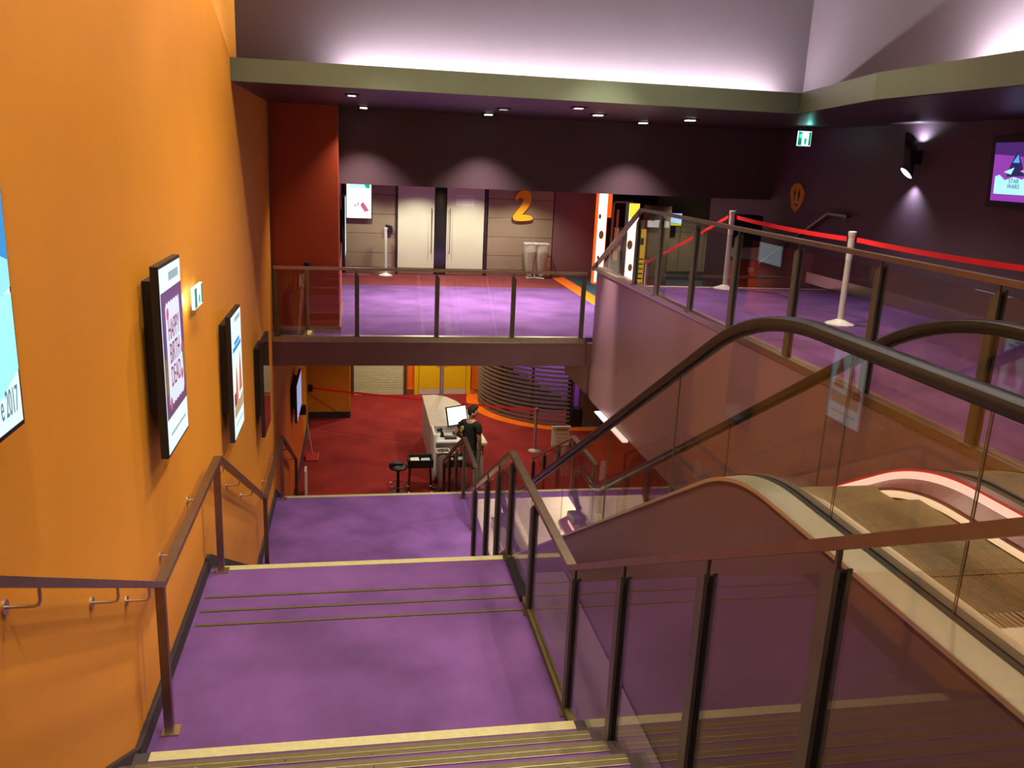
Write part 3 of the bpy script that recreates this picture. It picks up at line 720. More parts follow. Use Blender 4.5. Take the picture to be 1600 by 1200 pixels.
stanchion('silver stanchion where the gallery belt ends, nearest of the gallery stanchions', 5.5, 5.34, UP, .98, SILVER)
stanchion('brass coloured stanchion before the red boxed-out wall', -.72, 12.80, BAL, 1.03, BRASS, 2, .10)
stanchion('silver stanchion standing before the bronze panels left of the doors', .63, 19.35, BAL, 1.03, SILVER)
stanchion('steel stanchion holding a red belt on the red ground floor', 4.10, 18.6, GR, 1.02, mat('dull_rose_steel', (.42, .31, .28), .4, .5))
def belt(label, a, b, sag, h=.05):
    a, b = Vector(a), Vector(b); n = 14
    pts = [a.lerp(b, i/n)-Vector((0, 0, sag*4*(i/n)*(1-i/n))) for i in range(n+1)]
    d = (b-a); sd = Vector((d.y, -d.x, 0)).normalized()*.0015
    vs = [p+Vector((0, 0, s*h/2))+sd*q for p in pts for s, q in ((-1, -1), (1, -1), (1, 1), (-1, 1))]
    mb = MB().add(vs, [(i*4+j, i*4+(j+1) % 4, i*4+4+(j+1) % 4, i*4+4+j) for i in range(n) for j in range(4)]+[(0, 1, 2, 3), tuple(n*4+j for j in (3, 2, 1, 0))])
    tag(mb.build('barrier_belt', REDBELT), label, 'belt')
belt('red belt between the two silver stanchions on the gallery', (5.04, 11.0, -.62), (5.21, 8.55, -.67), .02)
belt('red belt running from the nearer gallery stanchion out of view', (5.27, 8.45, -.67), (5.5, 5.4, -.66), .03)
belt('red belt slanting away from the gallery stanchion to the far wall', (4.97, 11.1, -.62), (5.02, 14.5, -1.66), .02, .045)
stanchion('stanchion at the foot of the gallery steps, seen low behind the gallery glass', 5.06, 14.5, BAL, 1.0, SILVER)
belt('long red belt across the ground floor from the wall to the stanchion', (-1.10, 21.2, -5.76), (4.06, 18.6, -5.60), .02)
tag(BX(XL, XL+.12, 21.13, 21.27, -5.84, -5.68).build('belt_wall_box', BLACK, bevel=.01), 'small black belt box on the ochre wall end by the boxed-out wall', 'box')
tag(BX(XL, XL+.13, 18.1, 18.24, -5.52, -5.32).build('belt_wall_box', BLACK, bevel=.01), 'small black box on the wall above the dustpan', 'box')

# ------------------------------------------------------------------ signs and lamps
def exit_sign(label, M, wd, ht, p):
    t = thing('exit_sign', label, 'sign', *p)
    MB().box(0, wd, 0, ht, -.02, 0).xform(M).build('plate', glow('exit_plate_glow', (.65, 1., .92), 1.1), t)
    g = glow('exit_green', (.0, .30, .20), .5)
    mb = MB().prism([(.03*wd, .05*ht), (.30*wd, .05*ht), (.30*wd, .95*ht), (.03*wd, .95*ht)], 'z', .001, .002)
    mb.prism([(.82*wd, .05*ht), (.97*wd, .05*ht), (.97*wd, .95*ht), (.82*wd, .95*ht)], 'z', .001, .002)
    mb.prism([(.55*wd, .1*ht), (.62*wd, .1*ht), (.66*wd, .45*ht), (.60*wd, .6*ht), (.5*wd, .4*ht)], 'z', .001, .002).xform(M).build('pictogram', g, t)
p = at_x(299, 482, XL+.02); 
exit_sign('small lit green exit sign on the orange wall beside the birthday poster screen', frame_on((XL+.05, 6.5, -1.17), (0, 1, 0), (0, 0, 1)), .34, .16, (XL+.05, 6.5, -1.17))
l = bpy.data.lights.new('exit_lamp', 'POINT'); l.energy = 1.2; l.color = (1, .93, .8); l.shadow_soft_size = .03
o = bpy.data.objects.new('exit_lamp', l); C.objects.link(o); o.location = (XL+.06, 6.42, OZ-1.09)
p = at_x(1253, 212, 6.6)
exit_sign('lit green exit sign hanging below the dark soffit near the right wall', frame_on((6.05, 11.5, .36), (1, 0, 0), (0, 0, 1)), .20, .20, (6.05, 11.5, .36))
tag(MB().box(6.06, 6.07, 11.5, 11.51, .55, .63).box(6.23, 6.24, 11.5, 11.51, .55, .63).build('sign_hanger', BLACK), 'two thin black hangers above the green exit sign', 'hanger')
l = bpy.data.lights.new('exit_lamp', 'POINT'); l.energy = .8; l.color = (.2, 1, .85); l.shadow_soft_size = .03
o = bpy.data.objects.new('exit_lamp', l); C.objects.link(o); o.location = (6.15, 11.4, OZ+.5)
# toilet sign: balloon shape with two figures and an arrow
a = at_x(1247, 308, XR)
t = thing('toilet_sign', 'orange balloon-shaped toilet sign with two figures and an arrow', 'sign', XR, a.y, a.z-.22)
outl = [(125, 520), (140, 380), (190, 240), (270, 160), (370, 128), (470, 160), (545, 250), (592, 400), (585, 560), (540, 760), (470, 900), (390, 1020), (290, 1110), (215, 1060), (180, 990), (125, 975), (158, 930)]
def tp(x, y): q = at_x(1230+x*40/873, 280+y*55/1200, XR-.01); return (q.y, q.z)
MB().prism([tp(*q) for q in outl], 'x', XR-.02, XR).build('plate', SIGNB, t)
fg = MB()
for poly in ([(285, 350), (305, 310), (330, 350), (305, 375)], [(260, 400), (325, 400), (315, 500), (285, 560), (265, 710), (245, 710), (262, 560), (255, 470)],
             [(415, 360), (437, 325), (460, 360), (437, 385)], [(420, 400), (452, 400), (462, 500), (435, 620), (395, 750), (375, 750), (385, 620), (375, 500)],
             [(240, 855), (330, 850), (330, 815), (395, 878), (325, 935), (325, 890), (240, 880)]):
    fg.prism([tp(*q) for q in poly], 'x', XR-.023, XR-.02)
fg.build('pictogram', BLACK, t)
# wall lamp: a slanted tube open at both ends
c = Vector((6.52, 9.66, .28))
t = thing('wall_lamp', 'black tubular wall lamp shining up and down on the right wall', 'lamp', 6.6, 9.7, .05)
lm = MB(); k = 20; R_ = .075
for cx, hh in ((0, 1),):
    vs = []
    for j in range(k):
        a_ = 2*math.pi*j/k; dx, dy = R_*math.cos(a_), R_*math.sin(a_)
        vs.append((6.55+dx, 9.66+dy, .46-.9*dx+.0)); 
    for j in range(k):
        a_ = 2*math.pi*j/k; dx, dy = R_*math.cos(a_), R_*math.sin(a_)
        vs.append((6.55+dx, 9.66+dy, .04-.9*dx))
    lm.add(vs, [(j, (j+1) % k, k+(j+1) % k, k+j) for j in range(k)])
o = lm.build('shade', BLACK, t, smooth=True); sm = o.modifiers.new('wall', 'SOLIDIFY'); sm.thickness = .006
vs = [(6.55+.068*math.cos(2*math.pi*j/k), 9.66+.068*math.sin(2*math.pi*j/k), .05-.9*.068*math.cos(2*math.pi*j/k)) for j in range(k)]
MB().add(vs, [tuple(range(k))]).build('lens', glow('lamp_lens', (1., 1., .85), 3.), t)
vs = [(6.55+.068*math.cos(2*math.pi*j/k), 9.66+.068*math.sin(2*math.pi*j/k), .28) for j in range(k)]
MB().add(vs, [tuple(range(k))]).build('reflector', glow('lamp_up_lens', (.95, .95, 1.), 2.), t)
MB().box(6.62, XR, 9.62, 9.70, .16, .32).build('wall_mount', BLACK, t)
# recessed soffit lights
DL = [(.10, 12.81, .09, 5, ''), (1.88, 12.81, .09, 5, ''), (3.13, 11.40, .09, 4, ''), (4.22, 12.81, .09, 5, ''), (4.41, 11.40, .09, 5, ''),
      (-.05, 10.23, .08, .8, ''), (2.56, 10.2, .08, .8, ''), (1.85, 11.3, .08, .35, '')]
labs = ['bright recessed spotlight above the white poster screen', 'bright recessed spotlight above the paper notice', 'bright recessed spotlight above the number 2 and grazing the gallery wall',
        'bright recessed spotlight above the lit advertising columns', 'brightest recessed spotlight, nearest the right wall', 'dim small recessed light behind the fascia near the red boxed-out wall',
        'dim small recessed light behind the fascia above the gallery corner', 'barely lit recessed light above the doors']
for (x, y, r, e, _), lb in zip(DL, labs):
    t = thing('ceiling_spotlight', lb, 'light', x, y, .61, 'recessed lights in the dark soffit')
    MB().box(x-r, x+r, y-r-.02, y+r+.02, .615, .632).build('bezel', BLACK, t)
    MB().box(x-r*.55, x+r*.55, y-r*.8, y+r*.8, .605, .616).build('lens', glow('spot_lens_%d' % int(e*10), (1., .93, .85), e), t)

# ------------------------------------------------------------------ advertising columns by the corridor
def totem(label, pts, Y, th, face, side=None, blobs=()):
    """upright lit column; pts = outline of the lit face in the picture at depth Y"""
    q = [at_y(px, py, Y) for px, py in pts]
    q[2].z = q[3].z = BAL+.02
    t = thing('advertising_column', label, 'display', q[2].x, Y, BAL)
    xa, xb = (q[0].x+q[3].x)/2, (q[1].x+q[2].x)/2; zt = (q[0].z+q[1].z)/2
    MB().box(xa, xb+.02, Y+.01, Y+th, BAL, zt).build('casing', side or BLACK, t)
    fc = MB().box(xa, xb, Y-.005, Y+.01, BAL+.05, zt).build('lit_face', face, t)
    for x, z, r, m_ in blobs:
        cx = xa+(xb-xa)*x; cz = BAL+(zt-BAL)*z
        MB().prism([(cx+r*.6*math.cos(a*.7854), cz+r*math.sin(a*.7854)) for a in range(8)], 'y', Y-.008, Y-.006).build('print', m_, fc)
    return t, xa, xb, zt
WH = glow('warm_white_lightbox', (1., .92, .80), 1.6); ORL = glow('orange_red_lightbox', (1., .12, .01), .9)
DKB = glow('brown_print', (.25, .05, .02), .6)
t, xa, xb, zt = totem('white lit advertising column with orange edge at the end of the mauve wall', [(938, 302), (950, 302), (942, 425), (928, 425)], 18.6, .25, WH, ORL,
      ((.3, .30, .05, DKB), (.5, .55, .10, DKB), (.2, .75, .06, DKB)))
MB().box(xb, xb+.10, 18.58, 18.70, -1.15, zt).build('orange_band', ORL, t)
t, xa, xb, zt = totem('yellow-topped lit advertising column behind the gallery handrail', [(982, 318), (1000, 318), (990, 440), (977, 440)], 17.2, .25, WH, BLACK,
      ((.5, .30, .08, DKB), (.3, .55, .10, SIGNO)))
MB().box(xa, xb, 17.19, 17.196, zt-.30, zt).build('yellow_header', glow('yellow_lightbox', (1., .72, .05), 1.0), t)
t, xa, xb, zt = totem('narrow yellow printed panel right of the yellow-topped column', [(999, 358), (1009, 358), (1005, 440), (994, 440)], 17.0, .06, glow('yellow_print_panel', (.75, .45, .02), .55), BLACK)
inkm = MB()
for i in range(7): inkm.box(xa+.02, xb-.02, 16.988, 16.994, BAL+.15+i*.10, BAL+.18+i*.10)
inkm.box(xa+.03, xb-.04, 16.988, 16.994, zt-.32, zt-.18)
inkm.build('print', BLACK, t)
# framed display and dark cabinet between them
q = at_y(960, 314, 19.2); q2 = at_y(980, 400, 19.2)
t = thing('display_case', 'tall dark display case with pale frame between the lit columns', 'cabinet', q.x+.3, 19.3, BAL)
MB().box(q.x-.25, q.x+.75, 19.25, 19.6, BAL, -.75).build('body', BLACK, t)
MB().box(q.x-.02, q.x+.02, 19.20, 19.25, BAL+.3, q.z).box(q.x-.02, q.x+.45, 19.20, 19.25, q.z-.04, q.z).build('frame', GREYW, t)
MB().box(q.x+.08, q.x+.14, 19.20, 19.21, -1.5, -1.0).build('reflective_strip', SILVER, t)
tag(BX(6.5, 7.0, 18.7, 19.2, BAL, -.86).build('tall_cabinet', BRONZE, bevel=.01), 'tall bronze cabinet right of the yellow-topped lit column', 'cabinet')
tag(MB().box(5.65, 6.2, 18.25, 18.6, BAL, -1.35).build('beige_counter', BRONZE, bevel=.02), 'low beige counter seen through the triangular glass', 'counter')
q = at_y(964, 400, 17.95)
t = thing('leaflet_stand', 'white framed leaflet stand behind the gallery glass', 'stand', q.x, 17.96, BAL)
MB().box(q.x-.16, q.x+.14, 17.93, 17.99, -2.35, -2.02).build('panel', GREYW, t)
MB().tube([(q.x, 17.96, BAL+.02), (q.x, 17.96, -1.62)], .012, 8).build('pole', SILVER, t)
MB().lathe(q.x, 17.96, [(.16, BAL), (.16, BAL+.015), (.03, BAL+.03)], 16).build('base', SILVER, t)
MB().box(q.x-.1, q.x+.1, 17.94, 17.95, -1.80, -1.55).build('header_card', PAPER, t)
# small tilted screen
a = at_y(1037, 352, 19.3)
t = thing('angled_monitor', 'small blue and yellow monitor on the bronze wall behind the gallery glass', 'screen', a.x, 19.4, a.z)
MB().box(a.x, a.x+.46, 19.33, 19.42, a.z-.02, a.z+.30).build('casing', BLACK, t)
MB().box(a.x+.02, a.x+.44, 19.325, 19.33, a.z+.06, a.z+.28).build('picture', glow('bluish_monitor', (.35, .55, .95), .8), t)
MB().box(a.x+.02, a.x+.44, 19.324, 19.33, a.z, a.z+.06).build('yellow_bar', glow('yellow_bar_monitor', (.65, .65, .05), .7), t)
MB().box(a.x+.2, a.x+.26, 19.42, YD, a.z+.1, a.z+.2).build('wall_bracket', BLACK, t)
# kiosk
t = thing('ticket_kiosk', 'black kiosk with pale panel and red base behind the far gallery stanchion', 'kiosk', 6.2, 13.2, BAL)
MB().box(5.95, 6.45, 13.05, 13.36, -1.2, -.70).build('head', BLACK, t, bevel=.02)
MB().prism([(5.98, -1.36), (6.42, -1.40), (6.42, -1.20), (5.98, -1.22)], 'y', 12.95, 13.3).build('panel', mat('pale_green_plastic', (.42, .45, .38), .5), t)
MB().box(5.98, 6.42, 13.0, 13.3, BAL, -1.42).build('base', PLASTR, t)
MB().box(6.25, 6.35, 12.985, 13.0, -1.6, -1.52).build('sticker', PAPER, t)
# bag stands
def bag_stand(label, x, y, z, h, double, bagm):
    t = thing('bag_stand', label, 'bin', x, y, z)
    offs = (-.14, .14) if double else (0,)
    for dx in offs:
        cx = x+dx; r = .13
        ring = [(cx-r, y-r, z+h), (cx-r*.7, y-r, z+h), (cx+r*.7, y-r, z+h), (cx+r, y-r, z+h), (cx+r, y+r, z+h), (cx-r, y+r, z+h), (cx-r, y-r, z+h)]
        MB().tube(ring, .012, 8).build('ring', SILVER if not double else WHITE, t, smooth=True)
        vs = []; prof = ((1.0, h-.01), (1.02, h-.16), (.92, h-.35), (.75, h*.35), (.55, .10), (.35, .06))
        k = 12
        for s, zz in prof:
            for j in range(k):
                a = 2*math.pi*j/k; q = (abs(math.cos(a))**4+abs(math.sin(a))**4)**-.25
                vs.append((cx+r*s*q*math.cos(a)*random.uniform(.95, 1.05), y+r*s*q*math.sin(a)*random.uniform(.95, 1.05), z+zz))
        MB().add(vs, [(i*k+j, i*k+(j+1) % k, (i+1)*k+(j+1) % k, (i+1)*k+j) for i in range(len(prof)-1) for j in range(k)]+[tuple((len(prof)-1)*k+j for j in range(k))]).build('bag', bagm, t, smooth=True)
        MB().lathe(cx, y, [(.004, z+h-.22), (r*1.05, z+h-.20), (r*1.06, z+h-.18), (.004, z+h-.17)], 12).build('collar', bagm, t)
    MB().tube([(x, y+.02, z+.03), (x, y+.02, z+h)], .014, 8).build('pole', WHITE if double else STEELP, t, smooth=True)
    MB().bar((x-.2, y-.12, z+.02), (x+.2, y+.12, z+.02), .03, .02).bar((x-.2, y+.12, z+.02), (x+.2, y-.12, z+.02), .03, .02).build('base', WHITE if double else STEELP, t)
    return t
bag_stand('white double bag stand in front of the bronze wall under the number 2', 4.05, 19.35, BAL, .80, True, BAGC)
bag_stand('grey bag hung in a square wire stand before the white counter', 1.70, 16.28, GR, .86, False, BAGM)

# ------------------------------------------------------------------ ground floor far wall
YB = 23.6
S('wall_ground', BX(XL, 9, YB+.02, YB+.2, GR, -3.1), ORD, 'orange back wall of the ground floor lobby', 'wall')
S('wall_ground_right', BX(9, 9.2, 0, 24, GR, -3.5), MAUVE, 'mauve wall far right of the ground floor', 'wall')
S('wall_ground_near', BX(XL, 9, 8.8, 9.0, GR, L2-.3), MAUVE_D, 'dark wall closing the space below the lower landing', 'wall')
t = thing('roller_shutter', 'pale green ribbed roller shutter on the ground floor back wall', 'shutter', .6, YB, GR)
for i in range(58):
    z = GR+.10+i*.05; MB().prism([(YB-.005, z), (YB-.018, z+.010), (YB-.018, z+.040), (YB-.005, z+.048), (YB+.015, z+.048), (YB+.015, z)], 'x', -.09, 1.30).build('slat', SHUT, t)
MB().box(1.30, 1.38, YB-.05, YB+.02, GR, -3.6).box(-.16, -.09, YB-.05, YB+.02, GR, -3.6).build('guide_rail', STEELP, t)
MB().box(-.09, 1.30, YB-.03, YB+.01, GR+.0, GR+.10).build('bottom_rail', SHUT, t)
dp = S('trim_8', MB().box(1.60, 1.72, YB-.06, YB+.02, GR, -3.9).box(3.08, 3.2, YB-.06, YB+.02, GR, -3.9).box(1.6, 3.2, YB-.06, YB+.02, -3.9, -3.8), YELD, 'yellow frame around the double doors', 'trim')
for n_, (xa, xb) in enumerate(((1.73, 2.36), (2.38, 3.07))):
    d = S('door_%d' % (n_+3), BX(xa, xb, YB-.04, YB+.01, GR+.17, -3.92), YELD, ('narrower left' if n_ == 0 else 'wider right')+' yellow door leaf on the ground floor', 'door', bevel=.004)
    MB().box(xa, xb, YB-.045, YB+.01, GR+.01, GR+.165).build('kick_plate', SILVER, d)
    MB().box((xb-.12 if n_ == 0 else xa+.05), (xb-.05 if n_ == 0 else xa+.12), YB-.09, YB-.04, GR+.9, GR+1.2).build('handle', STEEL, d)
S('baseboard_ground', MB().box(1.38, 1.6, YB-.03, YB+.02, GR, GR+.15).box(3.2, 3.5, YB-.03, YB+.02, GR, GR+.15), STEEL, 'steel skirting on the orange wall beside the yellow doors', 'baseboard')
yb = S('wall_ochre_box', BX(XL, -.18, 21.4, 22.6, GR+.16, -3.1), YEL, 'ochre boxed-out wall at the far left of the ground floor', 'wall')
S('baseboard_ochre_box', BX(XL, -.17, 21.38, 22.6, GR, GR+.16), DARKC, 'dark skirting of the ochre boxed-out wall', 'baseboard')
# curved louvre
CX, CY, CR = 5.7, 22.75, 2.37
t = thing('louvred_pavilion', 'round pavilion of stacked horizontal slats on the ground floor', 'pavilion', CX, CY, GR)
def arc(r0, r1, z0, z1, a0, a1, n=30):
    vs = []
    for i in range(n+1):
        a = math.radians(a0+(a1-a0)*i/n); c_, s_ = math.cos(a), math.sin(a)
        vs += [(CX+r0*c_, CY+r0*s_, z0), (CX+r1*c_, CY+r1*s_, z0), (CX+r1*c_, CY+r1*s_, z1), (CX+r0*c_, CY+r0*s_, z1)]
    return MB().add(vs, [(i*4+j, i*4+(j+1) % 4, i*4+4+(j+1) % 4, i*4+4+j) for i in range(n) for j in range(4)]+[(0, 1, 2, 3), tuple(n*4+j for j in (3, 2, 1, 0))])
z = GR+.02
while z < -3.75:
    arc(CR-.07, CR, z, z+.05, 160, 262).build('slat', SLAT, t); z += .112
for a in (190, 213, 237, 261):
    a = math.radians(a); x, y = CX+(CR-.09)*math.cos(a), CY+(CR-.09)*math.sin(a)
    MB().tube([(x, y, GR), (x, y, -3.75)], .03, 6).build('upright', BLACK, t)
arc(CR-.09, CR+.02, -3.80, -3.70, 160, 262).build('top_ring', STEEL, t)
VIO = mat('violet_panel', (.30, .12, .36), .5, var=.05)
S('wall_pavilion', BX(4.2, 6.2, 22.3, 22.35, GR, -3.7), VIO, 'violet panel standing inside the louvred pavilion', 'wall')
spot(5.4, 21.35, -3.85, 190, 130, (.8, .55, 1.), .8, (5.5, 22.3, -5.2))
tt = thing('inner_stair', 'dark stepped block behind the pavilion slats', 'stairs', 5.0, 22.1, GR)
for i in range(6): MB().box(4.0+i*.30, 4.3+i*.30, 21.9, 22.25, GR, -5.55-i*.16).build('step', DARKC, tt)
fl = arc(CR+.0, CR+.32, GR-.001, GR+.004, 160, 330, 40)
S('floor_ring', fl, ORANGEC, 'orange carpet ring around the louvred pavilion', 'floor')
# dim stuff below the gallery
tag(BX(5.42, 5.56, 20.75, 20.95, GR, -3.2).build('violet_column', mat('violet_paint', (.35, .14, .42), .5)), 'violet upright column at the open end of the pavilion', 'column')
t = thing('plinth', 'dark brown plinth with blue foot below the gallery', 'plinth', 5.95, 20.6, GR)
MB().box(5.72, 6.18, 20.4, 20.9, GR+.16, -5.45).build('body', mat('brown_panel', (.13, .06, .035), .5), t)
MB().box(5.70, 6.20, 20.38, 20.9, GR, GR+.16).build('foot', mat('slate_blue_paint', (.06, .065, .12), .5), t)
tag(BX(5.40, 5.68, 20.36, 20.68, GR, -6.12).build('black_speaker_box', BLACK, bevel=.02), 'black box standing by the open end of the pavilion', 'box')
tag(MB().box(6.05, 7.6, 22.9, 23.0, GR, -3.6).build('ochre_panel', YEL), 'ochre panel glimpsed below the gallery edge', 'panel')
tag(BX(6.35, 8.2, 21.6, 21.7, GR, -5.3).build('violet_screen_wall', mat('rose_violet_paint', (.34, .15, .30), .5)), 'rose violet low partition right of the brown plinth below the gallery', 'partition')
tag(MB().prism([(11.62, -3.53), (11.55, -3.50), (10.2, -3.50), (10.2, -3.53)], 'x', 3.42, 3.50).build('strip_light', glow('strip_light_white', (1., .86, .78), .8), bevel=.005), 'slim lit strip light under the edge of the gallery', 'light')

# ------------------------------------------------------------------ counter
t = thing('reception_counter', 'white reception counter with rounded far end on the red floor', 'counter', 2.0, 17.5, GR)
CT = -5.55
outline = [(1.55, 17.35), (1.55, 19.75), (1.85, 19.78), (2.10, 19.6), (2.30, 19.2), (2.44, 18.6), (2.52, 17.9), (2.55, 17.35)]
MB().prism(outline, 'z', GR+.06, CT-.04).build('body', GREYW, t, bevel=.01)
MB().prism([(x+(x-2.05)*.04, y+(y-18.5)*.015) for x, y in outline], 'z', CT-.04, CT).build('top', mat('beige_counter_top', (.52, .47, .43), .35, var=.04), t, bevel=.008)
MB().box(1.55, 1.60, 16.70, 17.35, GR+.05, CT).build('side_panel', WHITE, t, bevel=.006)
MB().box(1.60, 2.35, 16.72, 17.35, -5.74, -5.70).build('worktop', WHITE, t, bevel=.008)
MB().box(1.60, 2.30, 16.80, 17.33, GR+.05, -5.74).build('front_panel', GREYW, t)
dr = MB().box(1.70, 2.22, 16.66, 16.80, -6.00, -5.94).build('drawer', WHITE, t, bevel=.02)
MB().prism([(1.70, -6.0), (2.22, -6.0), (2.16, -6.12), (1.78, -6.12)], 'y', 16.72, 16.80).build('drawer_shadow', mat('drawer_shadow_grey', (.26, .22, .15), .6), t)  # grey block stands in for the shadow below the drawer
MB().prism([(2.50, 17.35), (2.56, 17.35), (2.62, 16.35), (2.54, 16.30), (2.47, 16.36)], 'z', -5.66, -5.60).build('ledge', mat('cream_ledge', (.72, .62, .5), .4), t, bevel=.01)
MB().box(2.50, 2.55, 16.4, 17.35, GR, -5.66).build('ledge_panel', GREYW, t)
# monitor, keyboard things
t = thing('computer_monitor', 'black framed monitor with white picture on the counter worktop', 'monitor', 2.05, 17.2, -5.70)
c0 = Vector((1.90, 17.25, -5.55)); u = Vector((.93, .30, .05)).normalized(); v = Vector((-.04, .26, .95)); v = (v-u*v.dot(u)).normalized()
M = frame_on(c0, u, v)
MB().box(0, .48, 0, .42, -.03, 0).xform(M).build('casing', BLACK, t, bevel=.004)
MB().box(.025, .455, .025, .395, 0, .002).xform(M).build('picture', glow('monitor_white', (.95, 1., 1.), 1.2), t)
MB().bar((2.13, 17.28, -5.70), (2.13, 17.28, -5.45), .06, .03).box(2.0, 2.26, 17.15, 17.34, -5.70, -5.685).build('stand', BLACK, t)
t = thing('till_scanner', 'dark handheld scanner on a stand beside the monitor', 'scanner', 1.78, 17.05, -5.70)
MB().tube([(1.76, 17.05, -5.70), (1.75, 17.05, -5.60), (1.71, 17.02, -5.55)], [.05, .025, .03], 10).build('grip', BLACK, t, smooth=True)
MB().tube([(1.66, 16.98, -5.53), (1.74, 17.05, -5.53)], [.035, .04], 10).build('head', BLACK, t, smooth=True)
tag(MB().box(1.80, 2.05, 16.86, 17.0, -5.70, -5.655).build('keyboard', BLACK, bevel=.01), 'black keypad on the white worktop in front of the monitor', 'keyboard')
t = thing('pole_display', 'slim display on a mauve pole behind the counter', 'display', 2.02, 20.0, GR)
MB().tube([(2.02, 20.0, GR), (2.02, 20.0, -4.3)], .05, 12).build('pole', mat('mauve_pole', (.30, .20, .22), .4), t, smooth=True)
MB().prism([(1.90, -4.70), (2.14, -4.62), (2.16, -4.2), (1.90, -4.2)], 'y', 19.92, 19.95).build('panel', mat('mauve_plate', (.36, .27, .27), .4), t)
# stool
t = thing('bar_stool', 'black stool with chrome foot ring standing by the stair foot', 'stool', .80, 16.12, GR)
MB().lathe(.80, 16.12, [(.04, GR+.54), (.17, GR+.56), (.19, GR+.60), (.15, GR+.635), (.03, GR+.64)], 20).build('seat', BLACK, t, smooth=True)
MB().box(.70, .90, 16.06, 16.20, GR+.60, GR+.69).build('cushion', BLACK, t, bevel=.03)
MB().tube([(.80, 16.12, GR+.03), (.80, 16.12, GR+.55)], [.035, .028], 12).build('column', BLACK, t, smooth=True)
MB().tube([(.80+.19*math.cos(a*.3), 16.12+.19*math.sin(a*.3), GR+.22) for a in range(22)], .010, 8).build('foot_ring', CHROME, t, smooth=True)
MB().lathe(.80, 16.12, [(.22, GR), (.22, GR+.015), (.05, GR+.05)], 20).build('base', BLACK, t, smooth=True)
tag(MB().tube([(.62, 16.07, GR+.66), (.72, 16.07, GR+.68)], .03, 8).tube([(.98, 16.12, GR+.58), (1.10, 16.12, GR+.60)], .02, 8).build('folded_strap', BLACK), 'black strap lying across the stool seat', 'strap')
# cart
t = thing('tray_cart', 'black tray cart on thin legs holding papers, left of the counter', 'cart', 1.24, 16.3, GR)
ct = MB().box(1.0, 1.50, 16.1, 16.5, GR+.56, GR+.58)
for a in ((1.0, 1.50, 16.1, 16.12), (1.0, 1.50, 16.48, 16.5), (1.0, 1.02, 16.1, 16.5), (1.48, 1.50, 16.1, 16.5)): ct.box(*a, GR+.58, GR+.72)
ct.build('tray', BLACK, t)
for x, y, dx in ((1.05, 16.14, -.03), (1.45, 16.14, .03), (1.05, 16.46, -.03), (1.45, 16.46, .03)):
    lg = MB().tube([(x, y, GR+.57), (x+dx, y, GR+.06)], .012, 8).build('leg', BLACK, t)
    MB().tube([(x+dx-.015, y, GR+.03), (x+dx+.015, y, GR+.03)], .03, 12).build('caster', CHROME, lg)
for i, (x, y, lb) in enumerate(((1.06, 16.2, 'left stack of white leaflets in the black tray cart'), (1.28, 16.22, 'bluish stack of leaflets, right side of the black tray cart'))):
    tag(MB().prism([(x, y), (x+.17, y+.02), (x+.16, y+.22), (x-.01, y+.2)], 'z', GR+.58, GR+.66+.02*(1-i)).build('leaflet_stack', PAPER if i == 0 else mat('bluish_paper', (.45, .55, .62), .6)), lb, 'leaflets')
# dustpan and white board by the wall
t = thing('lobby_dustpan', 'red dustpan with long pale handle on the red floor by the wall', 'dustpan', -.98, 18.3, GR)
MB().prism([(18.15, GR), (18.45, GR), (18.45, GR+.10), (18.40, GR+.11), (18.15, GR+.03)], 'x', -1.12, -.84).build('pan', PLASTR, t, bevel=.01)
MB().tube([(-.98, 18.42, GR+.08), (-1.10, 18.5, GR+.85)], .012, 8).build('handle', GREYW, t, smooth=True)
tag(MB().prism([(16.0, GR), (16.35, GR), (16.36, GR+.45), (16.30, GR+.58), (16.16, GR+.62), (16.04, GR+.55)], 'x', -1.02, -.98).build('floor_sign', WHITE, bevel=.01), 'white rounded board standing edge-on by the orange wall below the stairs', 'board')
# sign stand on the ground floor
a = at_y(863, 668, 18.9); b_ = at_y(888, 702, 18.9)
t = thing('price_board', 'white framed board with yellow and white boxes by the foot of the stairs', 'sign', (a.x+b_.x)/2, 18.9, GR)
H0 = GR+.02
MB().box(a.x, b_.x, 18.88, 18.92, H0, a.z).build('board', PAPER, t)
MB().box(a.x-.01, b_.x+.02, 18.86, 18.93, a.z, a.z+.03).build('top_rail', SILVER, t)
yl = MB(); WW = b_.x-a.x; HH = a.z-H0; A0 = a.x
yl.box(A0+.09, A0+WW-.05, 18.875, 18.88, H0+HH*.82, H0+HH*.95)
for i in range(3): yl.box(A0+.09, A0+WW*.55, 18.875, 18.88, H0+HH*(.62-.2*i), H0+HH*(.67-.2*i)).box(A0+WW*.58, A0+WW-.05, 18.875, 18.88, H0+HH*(.62-.2*i), H0+HH*(.67-.2*i))
yl.build('yellow_print', mat('mustard_print', (.60, .25, .005), .6), t)
MB().box(A0+.04, A0+.07, 18.90, 18.98, GR, H0+.02).box(b_.x-.07, b_.x-.04, 18.90, 18.98, GR, H0+.02).build('feet', SILVER, t)

